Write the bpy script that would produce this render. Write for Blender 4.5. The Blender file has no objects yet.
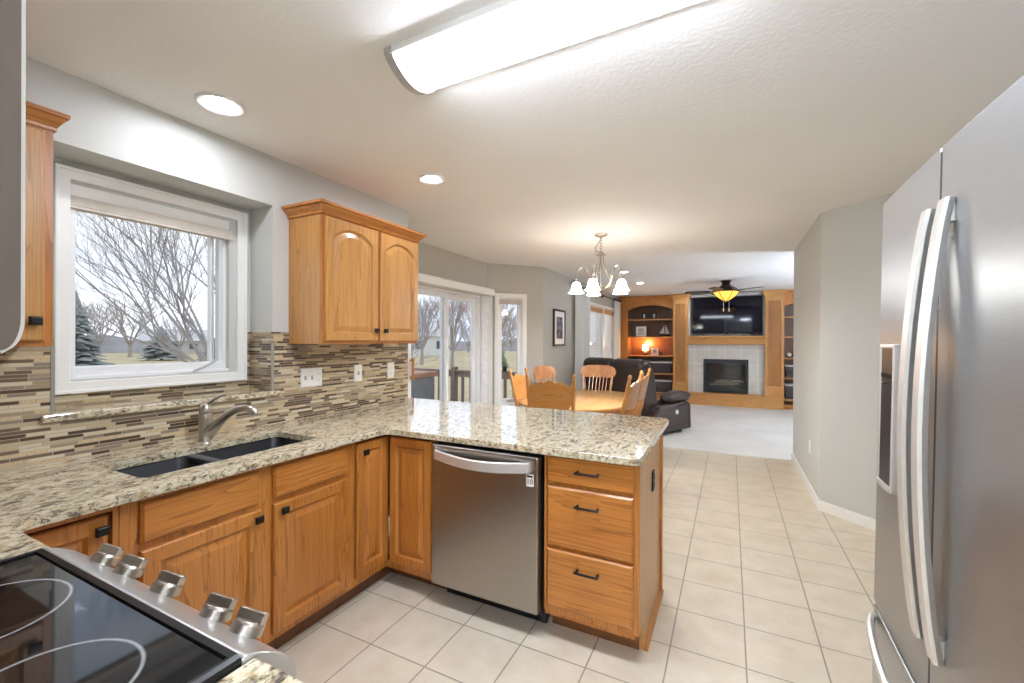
import bpy, bmesh, math, random
from mathutils import Vector, Matrix
random.seed(7)
sc = bpy.context.scene
COL = sc.collection
PI = math.pi
def srgb(r, g, b):
    return tuple((c / 255 / 12.92) if c <= 10 else ((c / 255 + .055) / 1.055) ** 2.4 for c in (r, g, b)) + (1.0,)

# ------------------------------------------------------------------ camera
CAM_H = 1.377
yaw, pit, rol = [math.radians(a) for a in (26.725, -0.062, 0.213)]
F = Vector((-math.sin(yaw) * math.cos(pit), math.cos(yaw) * math.cos(pit), math.sin(pit)))
R = Vector((math.cos(yaw), math.sin(yaw), 0)); U = R.cross(F)
R, U = R * math.cos(rol) + U * math.sin(rol), -R * math.sin(rol) + U * math.cos(rol)
cd = bpy.data.cameras.new('camera'); cam = bpy.data.objects.new('camera', cd); COL.objects.link(cam)
cd.sensor_width = 36; cd.lens = 433.8 / 1024 * 36; cd.clip_start = .02; cd.clip_end = 400
cam.matrix_world = Matrix(((R.x, U.x, -F.x, 0), (R.y, U.y, -F.y, 0), (R.z, U.z, -F.z, CAM_H), (0, 0, 0, 1)))
sc.camera = cam

# ------------------------------------------------------------------ world and exposure
sc.view_settings.view_transform = 'Standard'; sc.view_settings.look = 'None'
sc.view_settings.gamma = 1; sc.view_settings.use_curve_mapping = False
sc.view_settings.exposure = 0.66
sc.cycles.use_denoising = True
sc.cycles.max_bounces = 10; sc.cycles.diffuse_bounces = 6; sc.cycles.glossy_bounces = 5
sc.cycles.transparent_max_bounces = 16; sc.cycles.sample_clamp_indirect = 6
sc.cycles.caustics_reflective = False; sc.cycles.caustics_refractive = False
W = bpy.data.worlds.new('sky'); sc.world = W; W.use_nodes = True
wn, wl = W.node_tree.nodes, W.node_tree.links
wn.clear()
tc = wn.new('ShaderNodeTexCoord'); mp = wn.new('ShaderNodeMapping'); mp.inputs['Scale'].default_value = (1.2, 1.2, 4)
wl.new(tc.outputs['Generated'], mp.inputs['Vector'])
nz = wn.new('ShaderNodeTexNoise'); nz.inputs['Scale'].default_value = 1.6; nz.inputs['Detail'].default_value = 5
wl.new(mp.outputs[0], nz.inputs['Vector'])
cr = wn.new('ShaderNodeValToRGB'); cr.color_ramp.elements[0].position = .36; cr.color_ramp.elements[1].position = .6
cr.color_ramp.elements[0].color = srgb(186, 204, 232); cr.color_ramp.elements[1].color = srgb(226, 230, 238)
wl.new(nz.outputs[0], cr.inputs[0])
bg = wn.new('ShaderNodeBackground'); bg.inputs['Strength'].default_value = 1.2
wl.new(cr.outputs[0], bg.inputs['Color'])
wo = wn.new('ShaderNodeOutputWorld'); wl.new(bg.outputs[0], wo.inputs[0])
FLUO, CANS, BULB, BACK_FILL, UP_FILL = 31.0, 110.0, 12.5, 60.0, 310.0      # strengths of the lamps and of the added fill lights

# ------------------------------------------------------------------ materials
class NT:
    def __init__(s, name):
        s.m = bpy.data.materials.new(name); s.m.use_nodes = True
        s.t = s.m.node_tree; s.n = s.t.nodes; s.n.clear()
        s.out = s.n.new('ShaderNodeOutputMaterial')
    def new(s, t, ins=None, **at):
        x = s.n.new('ShaderNode' + t)
        for k, v in at.items(): setattr(x, k, v)
        for k, v in (ins or {}).items(): s.set(x, k, v)
        return x
    def set(s, x, k, v):
        i = x.inputs[k]
        if hasattr(v, 'outputs'): s.t.links.new(v.outputs[0], i)
        elif hasattr(v, 'is_linked'): s.t.links.new(v, i)
        else: i.default_value = v
    def math(s, op, a, b=None, c=None):
        x = s.new('Math', operation=op)
        for i, v in enumerate((a, b, c)):
            if v is not None: s.set(x, i, v)
        return x
    def ramp(s, fac, stops, interp='LINEAR'):
        x = s.new('ValToRGB', {0: fac}); r = x.color_ramp; r.interpolation = interp
        while len(r.elements) < len(stops): r.elements.new(1)
        for e, (p, c) in zip(r.elements, stops): e.position = p; e.color = c
        return x
    def mix(s, fac, a, b, bt='MIX'):
        x = s.new('MixRGB', {0: fac, 1: a, 2: b}); x.blend_type = bt; return x
    def coords(s, scale=(1, 1, 1), rot=(0, 0, 0), kind='Object'):
        c = s.new('TexCoord'); m = s.new('Mapping', {'Scale': scale, 'Rotation': rot})
        s.t.links.new(c.outputs[kind], m.inputs['Vector']); return m
    def noise(s, v, scale, detail=3, rough=.5, dist=0):
        return s.new('TexNoise', {'Vector': v, 'Scale': scale, 'Detail': detail, 'Roughness': rough, 'Distortion': dist})
    def finish(s, col, rough=.5, metal=0, bump=None, bd=.002, bs=.5, **extra):
        p = s.new('BsdfPrincipled', {'Base Color': col, 'Roughness': rough, 'Metallic': metal})
        for k, v in extra.items(): s.set(p, k.replace('_', ' '), v)
        if bump is not None:
            b = s.new('Bump', {'Height': bump, 'Distance': bd, 'Strength': bs}); s.t.links.new(b.outputs[0], p.inputs['Normal'])
        s.t.links.new(p.outputs[0], s.out.inputs[0]); return s.m

def plain(name, rgb, rough=.5, metal=0, var=.06, scale=14, **extra):
    t = NT(name); c = t.coords(); n = t.noise(c, scale, 3)
    a = srgb(*rgb); d = tuple(x * (1 - var) for x in a[:3]) + (1,); l = tuple(min(1, x * (1 + var)) for x in a[:3]) + (1,)
    return t.finish(t.ramp(n, [(.3, d), (.7, l)]), rough, metal, **extra)
def painted(name, rgb, bscale=90, bd=.0015, bs=.3, rough=.6):
    t = NT(name); c = t.coords(); n = t.noise(c, bscale, 3); n2 = t.noise(c, 1.5, 2)
    a = srgb(*rgb); d = tuple(x * .97 for x in a[:3]) + (1,)
    return t.finish(t.ramp(n2, [(.3, d), (.7, a)]), rough, 0, n, bd, bs)
def oak(name, ax, dark, mid, light, rough=.33, k=1.0):
    t = NT(name); g = .055
    sc3 = [1, 1, 1]; sc3[ax] = g
    c = t.coords(tuple(sc3)); f3 = [1, 1, 1]; f3[ax] = .02
    c2 = t.coords(tuple(f3))
    n1 = t.noise(c, 9 * k, 3, .5, 1.1)
    rings = t.math('FRACT', t.math('MULTIPLY', n1, 9.0))
    rr = t.ramp(rings, [(0, (0, 0, 0, 1)), (.25, (.75, .75, .75, 1)), (1, (1, 1, 1, 1))])
    pores = t.noise(c2, 230 * k, 2, .6)
    base = t.ramp(t.noise(c, 5 * k, 2), [(.3, srgb(*mid)), (.7, srgb(*light))])
    m1 = t.mix(t.math('MULTIPLY', t.math('SUBTRACT', 1.0, rr), .75), base, srgb(*dark))
    m2 = t.mix(t.math('MULTIPLY', t.ramp(pores, [(.50, (0, 0, 0, 1)), (.66, (1, 1, 1, 1))]), .38), m1, srgb(*dark))
    return t.finish(m2, rough, 0, pores, .0006, .12, **{'Coat_Weight': .25, 'Coat_Roughness': .3})
OD, OM, OL = (136, 76, 26), (184, 115, 48), (198, 131, 60)
oakz, oakx, oaky = [oak('oak_' + n, a, OD, OM, OL) for n, a in (('upright', 2), ('cross', 0), ('run', 1))]
LD, LM, LL = (158, 102, 48), (192, 138, 74), (204, 151, 88)
loakz = oak('pale_oak_upright', 2, LD, LM, LL); loakx = oak('pale_oak_cross', 0, LD, LM, LL); loaky = oak('pale_oak_run', 1, LD, LM, LL)
chairoak = oak('chair_oak', 2, (158, 98, 44), (190, 130, 64), (204, 148, 82), .28)
chairoakx = oak('chair_oak_cross', 0, (158, 98, 44), (190, 130, 64), (204, 148, 82), .28)
redoak = oak('chair_red_oak', 2, (150, 92, 54), (190, 134, 90), (206, 154, 112), .25)
tableoak = oak('table_oak', 1, (168, 114, 58), (198, 148, 84), (210, 164, 104), .16, .7)
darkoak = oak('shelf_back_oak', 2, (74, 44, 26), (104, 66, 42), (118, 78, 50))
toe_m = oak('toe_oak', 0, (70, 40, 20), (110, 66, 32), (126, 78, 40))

def granite():
    t = NT('granite'); c = t.coords((1, 1, 1)); cs = t.coords((1.0, .55, 1.0), (0, 0, .5))
    n1 = t.noise(cs, 40, 6, .66, .6); n2 = t.noise(c, 120, 4, .65); n3 = t.noise(cs, 74, 4, .7, .8)
    base = t.ramp(n1, [(.34, srgb(96, 90, 84)), (.42, srgb(170, 156, 128)), (.50, srgb(210, 197, 168)), (.62, srgb(219, 210, 190)), (.70, srgb(188, 158, 112))])
    dk = t.ramp(n3, [(.39, (1, 1, 1, 1)), (.46, (0, 0, 0, 1))])
    m = t.mix(t.math('MULTIPLY', dk, .85), base, srgb(64, 56, 48))
    sp = t.ramp(n2, [(.31, (1, 1, 1, 1)), (.38, (0, 0, 0, 1))])
    m2 = t.mix(t.math('MULTIPLY', sp, .8), m, srgb(44, 38, 34))
    gold = t.ramp(t.noise(c, 40, 3), [(.6, (0, 0, 0, 1)), (.68, (1, 1, 1, 1))])
    m3 = t.mix(t.math('MULTIPLY', gold, .45), m2, srgb(196, 150, 78))
    return t.finish(m3, .07, 0, None, IOR=1.6, Coat_Weight=.6, Coat_Roughness=.02)
granite_m = granite()

def mosaic():
    t = NT('mosaic_tile'); c = t.new('TexCoord'); s = t.new('SeparateXYZ', {0: c.outputs['Object']})
    u = t.math('ADD', s.outputs[0], s.outputs[1]); v = t.math('DIVIDE', s.outputs[2], .0140)
    row = t.math('FLOOR', v); fv = t.math('FRACT', v)
    w1 = t.new('TexWhiteNoise', {'W': row}, noise_dimensions='1D')
    ln = t.math('MULTIPLY_ADD', w1, .07, .075)
    uu = t.math('ADD', t.math('DIVIDE', u, ln), t.math('MULTIPLY', w1, 37.7))
    uu = t.math('ADD', uu, t.math('MULTIPLY', t.math('SINE', t.math('MULTIPLY', uu, 2.1)), .22))
    cell = t.math('FLOOR', uu); fu = t.math('FRACT', uu)
    vec = t.new('CombineXYZ', {0: cell, 1: row})
    wn_ = t.new('TexWhiteNoise', {'Vector': vec}, noise_dimensions='2D')
    pal = [(0, srgb(186, 168, 138)), (.16, srgb(206, 192, 164)), (.30, srgb(112, 94, 76)), (.48, srgb(160, 142, 116)), (.58, srgb(84, 68, 56)), (.78, srgb(200, 176, 138)), (.9, srgb(136, 122, 104))]
    colr = t.ramp(wn_.outputs[0], pal, 'CONSTANT')
    sp = t.noise(t.coords(), 190, 4, .7); stone = t.math('GREATER_THAN', wn_.outputs[0], .78)
    spm = t.math('MULTIPLY', t.ramp(sp, [(.38, (1, 1, 1, 1)), (.46, (0, 0, 0, 1))]), t.math('MULTIPLY', stone, .7))
    colr = t.mix(spm, colr, srgb(96, 72, 48))
    mv = t.math('MINIMUM', fv, t.math('SUBTRACT', 1.0, fv)); mu = t.math('MULTIPLY', t.math('MINIMUM', fu, t.math('SUBTRACT', 1.0, fu)), 6.0)
    edge = t.math('MINIMUM', mv, mu); gr = t.ramp(edge, [(.055, (0, 0, 0, 1)), (.11, (1, 1, 1, 1))])
    col = t.mix(gr, srgb(178, 164, 140), colr)
    rough = t.math('MULTIPLY_ADD', stone, .3, .18)
    return t.finish(col, rough, 0, gr, .0012, .5)
mosaic_m = mosaic()

def floor_tile():
    t = NT('floor_tile'); c = t.new('TexCoord'); s = t.new('SeparateXYZ', {0: c.outputs['Object']})
    S = .3035
    def cell(o, off):
        q = t.math('DIVIDE', t.math('SUBTRACT', o, off), S); return t.math('FLOOR', q), t.math('FRACT', q)
    cx, fx = cell(s.outputs[0], -.238); cy, fy = cell(s.outputs[1], 2.381)
    ex = t.math('MINIMUM', fx, t.math('SUBTRACT', 1.0, fx)); ey = t.math('MINIMUM', fy, t.math('SUBTRACT', 1.0, fy))
    e = t.ramp(t.math('MINIMUM', ex, ey), [(.0075, (0, 0, 0, 1)), (.0125, (1, 1, 1, 1))])
    wn_ = t.new('TexWhiteNoise', {'Vector': t.new('CombineXYZ', {0: cx, 1: cy})}, noise_dimensions='2D')
    n = t.noise(t.coords(), 7, 5, .6)
    base = t.ramp(n, [(.3, srgb(205, 192, 170)), (.7, srgb(222, 211, 192))])
    base = t.mix(t.math('MULTIPLY', wn_.outputs[0], .25), base, srgb(212, 198, 176))
    col = t.mix(e, srgb(150, 140, 126), base)
    return t.finish(col, .3, 0, e, .0015, .5)
floor_m = floor_tile()
def carpet():
    t = NT('carpet'); c = t.coords(); n = t.noise(c, 260, 3, .8); n2 = t.noise(c, 1.6, 3)
    col = t.mix(.35, t.ramp(n2, [(.35, srgb(200, 196, 190)), (.65, srgb(216, 213, 208))]), t.ramp(n, [(.3, srgb(176, 172, 166)), (.7, srgb(232, 229, 224))]))
    return t.finish(col, .95, 0, n, .004, .6)
carpet_m = carpet()
wall_m = painted('wall_paint', (203, 204, 200)); wall2_m = painted('wall_paint_warm', (182, 178, 168))
ceil_m = painted('ceiling_texture', (243, 243, 243), 55, .004, .4, .8)
white_m = plain('white_trim', (238, 237, 233), .35, var=.015); white2 = plain('white_vinyl', (236, 237, 238), .3, var=.01)
def steel(name, rgb, rough, ax=2, metal=1.0):
    t = NT(name); s3 = [1, 1, 1]; s3[ax] = .01; c = t.coords(tuple(s3)); n = t.noise(c, 500, 2)
    a = srgb(*rgb)
    return t.finish(t.ramp(n, [(.3, tuple(x * .93 for x in a[:3]) + (1,)), (.7, a)]), rough, metal, n, .0002, .15, Anisotropic=.5)
steel_m = steel('stainless', (184, 186, 188), .36, 1, .9); steel_dw = steel('stainless_door', (172, 168, 162), .3, 0)
handle_m = plain('brushed_handle', (226, 224, 220), .42, .75, .02); nickel = plain('satin_nickel', (186, 178, 168), .28, 1, .05)
range_m = plain('range_steel', (212, 212, 212), .3, .85, .03)
mwside = plain('microwave_side', (116, 104, 94), .5, .3, .03); chrome = plain('chrome', (220, 220, 222), .12, 1, .02)
black_m = plain('black_iron', (24, 22, 22), .4, .3); blackp = plain('black_plastic', (16, 16, 18), .35); sinkm = plain('black_composite', (34, 35, 40), .38, 0, .25, 160)
def burner_glass():
    t = NT('cooktop_glass'); c = t.new('TexCoord'); s = t.new('SeparateXYZ', {0: c.outputs['Object']})
    acc = None
    for (bx, by, r) in BURNERS:
        d = t.math('SQRT', t.math('ADD', t.math('POWER', t.math('SUBTRACT', s.outputs[0], bx), 2.0), t.math('POWER', t.math('SUBTRACT', s.outputs[1], by), 2.0)))
        m = t.ramp(t.math('ABSOLUTE', t.math('SUBTRACT', d, r)), [(.0, (1, 1, 1, 1)), (.0035, (0, 0, 0, 1))])
        acc = m if acc is None else t.math('MAXIMUM', acc, m)
    n = t.noise(t.coords(), 60, 4, .7)
    k = t.math('MULTIPLY', acc, t.math('MULTIPLY_ADD', n, .7, .25))
    return t.finish(t.mix(k, srgb(20, 21, 24), srgb(196, 198, 202)), t.math('MULTIPLY_ADD', k, .25, .04), 0)
leather = plain('brown_leather', (54, 42, 38), .3, 0, .22, 30)
tile_white = None
def glass():
    t = NT('window_glass'); a = t.new('BsdfTransparent', {0: (.97, .98, .98, 1)}); b = t.new('BsdfGlossy', {1: .02})
    lw = t.new('LayerWeight', {0: .5}); fac = t.math('MULTIPLY_ADD', t.math('POWER', lw.outputs[1], 5.0), .45, .03); mx = t.new('MixShader', {0: fac, 1: a, 2: b}); t.t.links.new(mx.outputs[0], t.out.inputs[0]); return t.m
glass_m = glass()
def emit(name, rgb, st):
    t = NT(name); e = t.new('Emission', {0: srgb(*rgb), 1: st}); t.t.links.new(e.outputs[0], t.out.inputs[0]); return t.m
def shade_glow(name, rgb, st):
    t = NT(name); p = t.new('BsdfPrincipled', {'Base Color': srgb(*rgb), 'Roughness': .4, 'Emission Color': srgb(*rgb), 'Emission Strength': st})
    t.t.links.new(p.outputs[0], t.out.inputs[0]); return t.m

# ------------------------------------------------------------------ geometry helpers
class MB:
    def __init__(s): s.b = bmesh.new()
    def face(s, vs):
        try: return s.b.faces.new(vs)
        except ValueError: return None
    def loops(s, L, cap0=True, cap1=True, closed=True):
        V = [[s.b.verts.new(p) for p in l] for l in L]
        for a, b in zip(V, V[1:]):
            n = len(a)
            for i in range(n if closed else n - 1):
                j = (i + 1) % n; s.face([a[i], a[j], b[j], b[i]])
        if cap0: s.face(list(reversed(V[0])))
        if cap1: s.face(V[-1])
        return s
    def box(s, x0, x1, y0, y1, z0, z1):
        x0, x1 = min(x0, x1), max(x0, x1); y0, y1 = min(y0, y1), max(y0, y1); z0, z1 = min(z0, z1), max(z0, z1)
        return s.loops([[(x0, y0, z), (x1, y0, z), (x1, y1, z), (x0, y1, z)] for z in (z0, z1)])
    def obox(s, c, X, Y, Z, hx, hy, hz):
        c, X, Y, Z = Vector(c), Vector(X).normalized(), Vector(Y).normalized(), Vector(Z).normalized()
        return s.loops([[c + X * a * hx + Y * b * hy + Z * k * hz for a, b in ((-1, -1), (1, -1), (1, 1), (-1, 1))] for k in (-1, 1)])
    def prism(s, pts, ax, a0, a1):
        def m(p, a): return [(a, p[0], p[1]), (p[0], a, p[1]), (p[0], p[1], a)][ax]
        return s.loops([[m(p, a) for p in pts] for a in (a0, a1)])
    def cyl(s, p0, p1, r0, r1=None, n=14, cap=True):
        return s.tube([p0, p1], [r0, r0 if r1 is None else r1], n, cap)
    def tube(s, pts, r, n=8, cap=True, flat=None):
        pts = [Vector(p) for p in pts]
        if not isinstance(r, (list, tuple)): r = [r] * len(pts)
        t0 = (pts[1] - pts[0]).normalized(); up = Vector((0, 0, 1)) if abs(t0.z) < .9 else Vector((1, 0, 0))
        nx = up.cross(t0).normalized(); L = []
        for i, p in enumerate(pts):
            t = (pts[min(i + 1, len(pts) - 1)] - pts[max(i - 1, 0)]).normalized()
            nx = (nx - t * nx.dot(t)).normalized(); ny = t.cross(nx)
            L.append([p + nx * math.cos(2 * PI * k / n) * r[i] + ny * math.sin(2 * PI * k / n) * r[i] * (flat or 1) for k in range(n)])
        return s.loops(L, cap, cap)
    def lathe(s, prof, c=(0, 0, 0), n=24, Z=(0, 0, 1), cap0=True, cap1=True):
        c, Z = Vector(c), Vector(Z).normalized(); X = (Vector((1, 0, 0)) if abs(Z.x) < .9 else Vector((0, 1, 0))); X = (X - Z * X.dot(Z)).normalized(); Y = Z.cross(X)
        return s.loops([[c + Z * z + (X * math.cos(2 * PI * k / n) + Y * math.sin(2 * PI * k / n)) * max(r, 1e-4) for k in range(n)] for r, z in prof], cap0, cap1)
    def sph(s, c, r, n=16, m=10):
        r = r if isinstance(r, (list, tuple)) else (r, r, r)
        return s.loops([[(c[0] + r[0] * math.sin(a) * math.cos(2 * PI * k / n), c[1] + r[1] * math.sin(a) * math.sin(2 * PI * k / n), c[2] - r[2] * math.cos(a)) for k in range(n)]
                        for a in [max(.02, min(PI - .02, PI * i / m)) for i in range(m + 1)]])
    def build(s, name, mat, parent=None, smooth=False, bev=0, seg=2, sub=0, ang=.7, solid=0):
        bmesh.ops.recalc_face_normals(s.b, faces=s.b.faces)
        o = Vector((0, 0, 0)); p = parent
        while p is not None: o += p.location; p = p.parent
        if o.length: bmesh.ops.translate(s.b, verts=s.b.verts, vec=-o)
        me = bpy.data.meshes.new(name); s.b.to_mesh(me); s.b.free()
        if smooth:
            me.shade_smooth(); me.set_sharp_from_angle(angle=ang)
        ob = bpy.data.objects.new(name, me); COL.objects.link(ob); me.materials.append(mat)
        if parent is not None: ob.parent = parent
        if solid: md = ob.modifiers.new('solid', 'SOLIDIFY'); md.thickness = solid; md.offset = 0
        if bev: md = ob.modifiers.new('bevel', 'BEVEL'); md.width = bev; md.segments = seg; md.limit_method = 'ANGLE'; md.angle_limit = .6
        if sub: md = ob.modifiers.new('sub', 'SUBSURF'); md.levels = sub; md.render_levels = sub
        return ob
def tag(o, label=None, cat=None, group=None, kind=None):
    if label: o['label'] = label
    if cat: o['category'] = cat
    if group: o['group'] = group
    if kind: o['kind'] = kind
    return o
def thing(name, label, cat, loc=(0, 0, 0), group=None):
    o = bpy.data.objects.new(name, None); COL.objects.link(o); o.location = loc; o.empty_display_size = .1
    return tag(o, label, cat, group)
def copy_tree(o, parent=None):
    c = o.copy(); COL.objects.link(c)
    if parent is not None: c.parent = parent
    for ch in list(o.children): copy_tree(ch, c)
    return c
def struct(name, mb, m, **k): return tag(mb.build(name, m, **k), kind='structure')
def arc(cx, cy, r, a0, a1, n=8): return [(cx + r * math.cos(a0 + (a1 - a0) * i / n), cy + r * math.sin(a0 + (a1 - a0) * i / n)) for i in range(n + 1)]
def door_loops(mb, org, Ux, Vx, Wx, w, h, arch=0, fr=.055, t=.02):
    """frame-and-raised-panel door: org lower corner on the face plane, Ux across, Vx up, Wx outwards"""
    org, Ux, Vx, Wx = [Vector(q) for q in (org, Ux, Vx, Wx)]; N = 14
    def hole(i, wz):
        a = fr + i; top = h - a; side = top - (arch if arch else 0); L = [(a, a), (w - a, a), (w - a, side)]
        for k in range(1, N):
            q = 1 - 2 * k / N
            L.append((w / 2 + q * (w / 2 - a), side + (arch * (1 - abs(q) ** 2.2) if arch else 0)))
        L.append((a, side)); return [org + Ux * x + Vx * y + Wx * wz for x, y in L]
    def outer(i, wz):
        L = [(i, i), (w - i, i), (w - i, h - i)]
        for k in range(1, N): L.append((w - i - (w - 2 * i) * k / N, h - i))
        L.append((i, h - i)); return [org + Ux * x + Vx * y + Wx * wz for x, y in L]
    mb.loops([outer(0, 0), outer(0, t - .006), outer(.005, t), hole(-.005, t), hole(.003, t - .012), hole(.008, t - .013), hole(.034, t - .003), hole(.037, t - .002)])
    return mb
def slab_loops(mb, org, Ux, Vx, Wx, w, h, t=.02, e=.008):
    org, Ux, Vx, Wx = [Vector(q) for q in (org, Ux, Vx, Wx)]
    def R_(i, wz): return [org + Ux * x + Vx * y + Wx * wz for x, y in ((i, i), (w - i, i), (w - i, h - i), (i, h - i))]
    return mb.loops([R_(0, 0), R_(0, t - .008), R_(e, t)])
def knob(parent, p, Wx, r=.015):
    p, Wx = Vector(p), Vector(Wx); mb = MB(); mb.lathe([(.006, 0), (.006, .012)], p, 10, Wx)
    X = Vector((0, 0, 1)); Y = Wx.cross(X)
    mb.loops([[p + Wx * d + X * a * s_ + Y * b * s_ * 1.15 for a, b in ((-1, -1), (1, -1), (1, 1), (-1, 1))] for d, s_ in ((.012, r * .8), (.018, r), (.026, r * .92), (.029, r * .7))])
    return mb.build('knob', black_m, parent, bev=.002)
def wall(name, p0, p1, mat, holes=(), z0=0, z1=2.44, th=.12, side=-1):
    """straight wall from p0 to p1; holes (s0, s1, z0, z1); thickness goes to `side` of the direction (+1 left, -1 right)"""
    p0, p1 = Vector((*p0, 0)), Vector((*p1, 0)); d = (p1 - p0); Ln = d.length; d.normalize(); n = Vector((-d.y, d.x, 0)) * side * th
    cuts = sorted({0, Ln, *[q for h_ in holes for q in h_[:2]]}); mb = MB()
    def blk(a, b, c, e):
        if b - a < 1e-4 or e - c < 1e-4: return
        q = [p0 + d * a, p0 + d * b, p0 + d * b + n, p0 + d * a + n]
        mb.loops([[v + Vector((0, 0, z)) for v in q] for z in (c, e)])
    for a, b in zip(cuts, cuts[1:]):
        hs = sorted([h_ for h_ in holes if h_[0] <= a + 1e-4 and h_[1] >= b - 1e-4], key=lambda h_: h_[2]); z = z0
        for h_ in hs: blk(a, b, z, h_[2]); z = h_[3]
        blk(a, b, z, z1)
    return struct(name, mb, mat)
# ================================================================== the room
CE = 2.44
mb = MB(); mb.box(-3.1, 4.2, -4.1, 5.94, -.1, 0); struct('floor', mb, floor_m)
mb = MB(); mb.box(-3.0, 4.2, 5.94, 11.0, -.1, .006); struct('floor_carpet', mb, carpet_m)
mb = MB(); mb.box(-3.2, 4.2, -4.1, 11.0, CE, CE + .1); struct('ceiling', mb, ceil_m)
# window wall of the kitchen: front skin with the recess opening, inner wall with the window opening
WX = -2.37; RX = -2.58
RY0, RY1, RZ0, RZ1 = .70, 1.62, 1.07, 2.157
wall('wall_west', (WX, 2.80), (WX, -.23), wall_m, [(2.80 - RY1, 2.80 - RY0, RZ0, RZ1)], th=.21)
wall('wall_recess', (RX, 2.62), (RX, -.23), wall_m, [(2.62 - 1.50, 2.62 - .825, 1.20, 2.06)], th=.14)
wall('wall_south', (WX - .3, -.23), (-.25, -.23), wall_m, th=.12)
wall('wall_passage', (-.25, -.35), (-.25, -4.0), wall_m)
wall('wall_back', (-.25, -4.0), (4.1, -4.0), wall_m)
wall('wall_east', (2.6, -4.0), (2.6, .5), wall_m)
wall('wall_alcove', (2.6, .5), (1.2, .5), wall_m, side=1)
wall('wall_fridge', (1.2, .38), (1.2, 3.78), wall_m)
wall('wall_angle', (1.2, 3.78), (.66, 4.32), wall_m)
wall('wall_right', (.66, 4.32), (.66, 6.02), wall_m, th=.14)
wall('wall_return', (.80, 6.02), (4.1, 6.02), wall_m)
wall('wall_living', (4.1, 5.9), (4.1, 10.95), wall_m)
wall('wall_north', (-2.52, 10.86), (4.1, 10.86), wall_m, side=1)
# the bay with the sliding door, then the living room wall with its windows
wall('wall_bay_near', (-2.98, 3.41), (WX, 2.80), wall2_m, th=.14)
DY0, DY1, DZ1 = 3.50, 4.98, 1.98
wall('wall_bay', (-2.985, 5.16), (-2.985, 3.41), wall2_m, [(5.16 - DY1, 5.16 - DY0, -.02, DZ1)], th=.14)
s2 = math.sqrt(.5)
def bay(s, z, off=0): return Vector((-2.985 + s * s2 + off * s2, 5.16 + s * s2 - off * s2, z))
wall('wall_bay_far', (-2.395, 5.75), (-2.985, 5.16), wall2_m, [(.834 - .52, .834 - .16, .50, 1.98)], th=.14)
WY = ((7.98, 8.98), (9.06, 9.95)); 
wall('wall_window_side', (-2.40, 10.86), (-2.40, 5.755), wall2_m, [(10.86 - b, 10.86 - a, .55, 2.07) for a, b in WY], th=.14)
# baseboards
mb = MB(); mb.prism([(.66, 4.31), (.66, 6.03), (.645, 6.03), (.645, 4.305), (1.2, 3.75), (1.2, 3.78)], 2, 0, .085)
struct('baseboard_right', mb, white_m, bev=.004)
mb = MB(); mb.box(-2.40, -2.385, 5.76, 10.3, 0, .09); struct('baseboard_living', mb, white_m, bev=.004)
mb = MB()
q = [bay(s, 0) for s in (.0, .834)]; q2 = [bay(s, 0, .015) for s in (.834, .0)]
mb.loops([[Vector((v.x, v.y, z)) for v in q + q2] for z in (0, .09)]); struct('baseboard_bay', mb, white_m)
# transition strip between tile and carpet is only the carpet edge in the photo

# mosaic backsplash: setting trim
mb = MB()
ZT = .893
mb.box(WX, WX + .008, -.23, .706, ZT, 1.355); mb.box(WX, WX + .008, .706, RY1, ZT, RZ0 - .01)
mb.box(WX, WX + .008, RY1, 1.725, ZT, 1.424); mb.box(WX, WX + .008, 1.725, 2.795, ZT, 1.36)
mb.box(RX, RX + .008, RY0, RY1, 1.085, 1.15); mb.box(RX, RX + .008, 1.595, RY1, 1.15, 1.424)
mb.box(RX, WX, RY1 - .008, RY1, 1.085, 1.424); mb.box(RX, WX, RY0, RY0 + .008, 1.085, 1.40)
struct('trim_backsplash', mb, mosaic_m)
mb = MB(); mb.box(WX + .001, WX + .010, RY1 - .009, RY1 + .004, 1.085, 1.36); mb.box(WX + .001, WX + .010, .700, .712, 1.085, 1.365)
struct('trim_tile_edge', mb, plain('tile_edge_trim', (150, 148, 140), .4))
mb = MB(); mb.box(-2.375, -2.362, -.23, 2.795, ZT, ZT + .004); mb.b.free()
# granite window ledge
o = thing('window_ledge', 'granite ledge with a rounded front edge below the kitchen window', 'ledge', (WX, 1.16, 1.055))
mb = MB(); mb.box(RX + .008, WX, RY0 + .008, RY1 - .008, 1.057, 1.085); mb.box(WX - .002, WX + .028, .672, 1.655, 1.055, 1.085); mb.build('slab', granite_m, o, bev=.006)

# kitchen window
wdw = thing('window_1', None, None, (RX, 1.18, 1.2)); tag(wdw, 'white framed kitchen window over the sink with a raised shade', 'window', kind='structure')
def frame_x(x0, x1, y0, y1, z0, z1, w, mat, name, par, bev=.004, wb=None, mb=None):
    mb = mb or MB(); wb = wb or w
    mb.loops([[(x, y, z) for y, z in ((y0, z0), (y1, z0), (y1, z1), (y0, z1))] for x in (x0, x1)] + [[(x, y, z) for y, z in ((y0 + w, z0 + wb), (y1 - w, z0 + wb), (y1 - w, z1 - w), (y0 + w, z1 - w))] for x in (x1, x0)] + [[(x0, y, z) for y, z in ((y0, z0), (y1, z0), (y1, z1), (y0, z1))]], False, False)
    bmesh.ops.remove_doubles(mb.b, verts=mb.b.verts, dist=1e-5)
    return mb.build(name, mat, par, bev=bev)
cas = frame_x(RX, RX + .022, .768, 1.588, 1.14, 2.125, .052, white_m, 'casing', wdw)
frame_x(RX + .022, RX + .030, .768, 1.588, 1.14, 2.125, .016, white_m, 'casing_bead', wdw)
frame_x(RX - .10, RX - .004, .815, 1.535, 1.185, 2.075, .03, white2, 'jamb', wdw)
sash = frame_x(RX - .075, RX - .03, .83, 1.50, 1.195, 2.05, .018, white2, 'sash', wdw, wb=.06)
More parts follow.
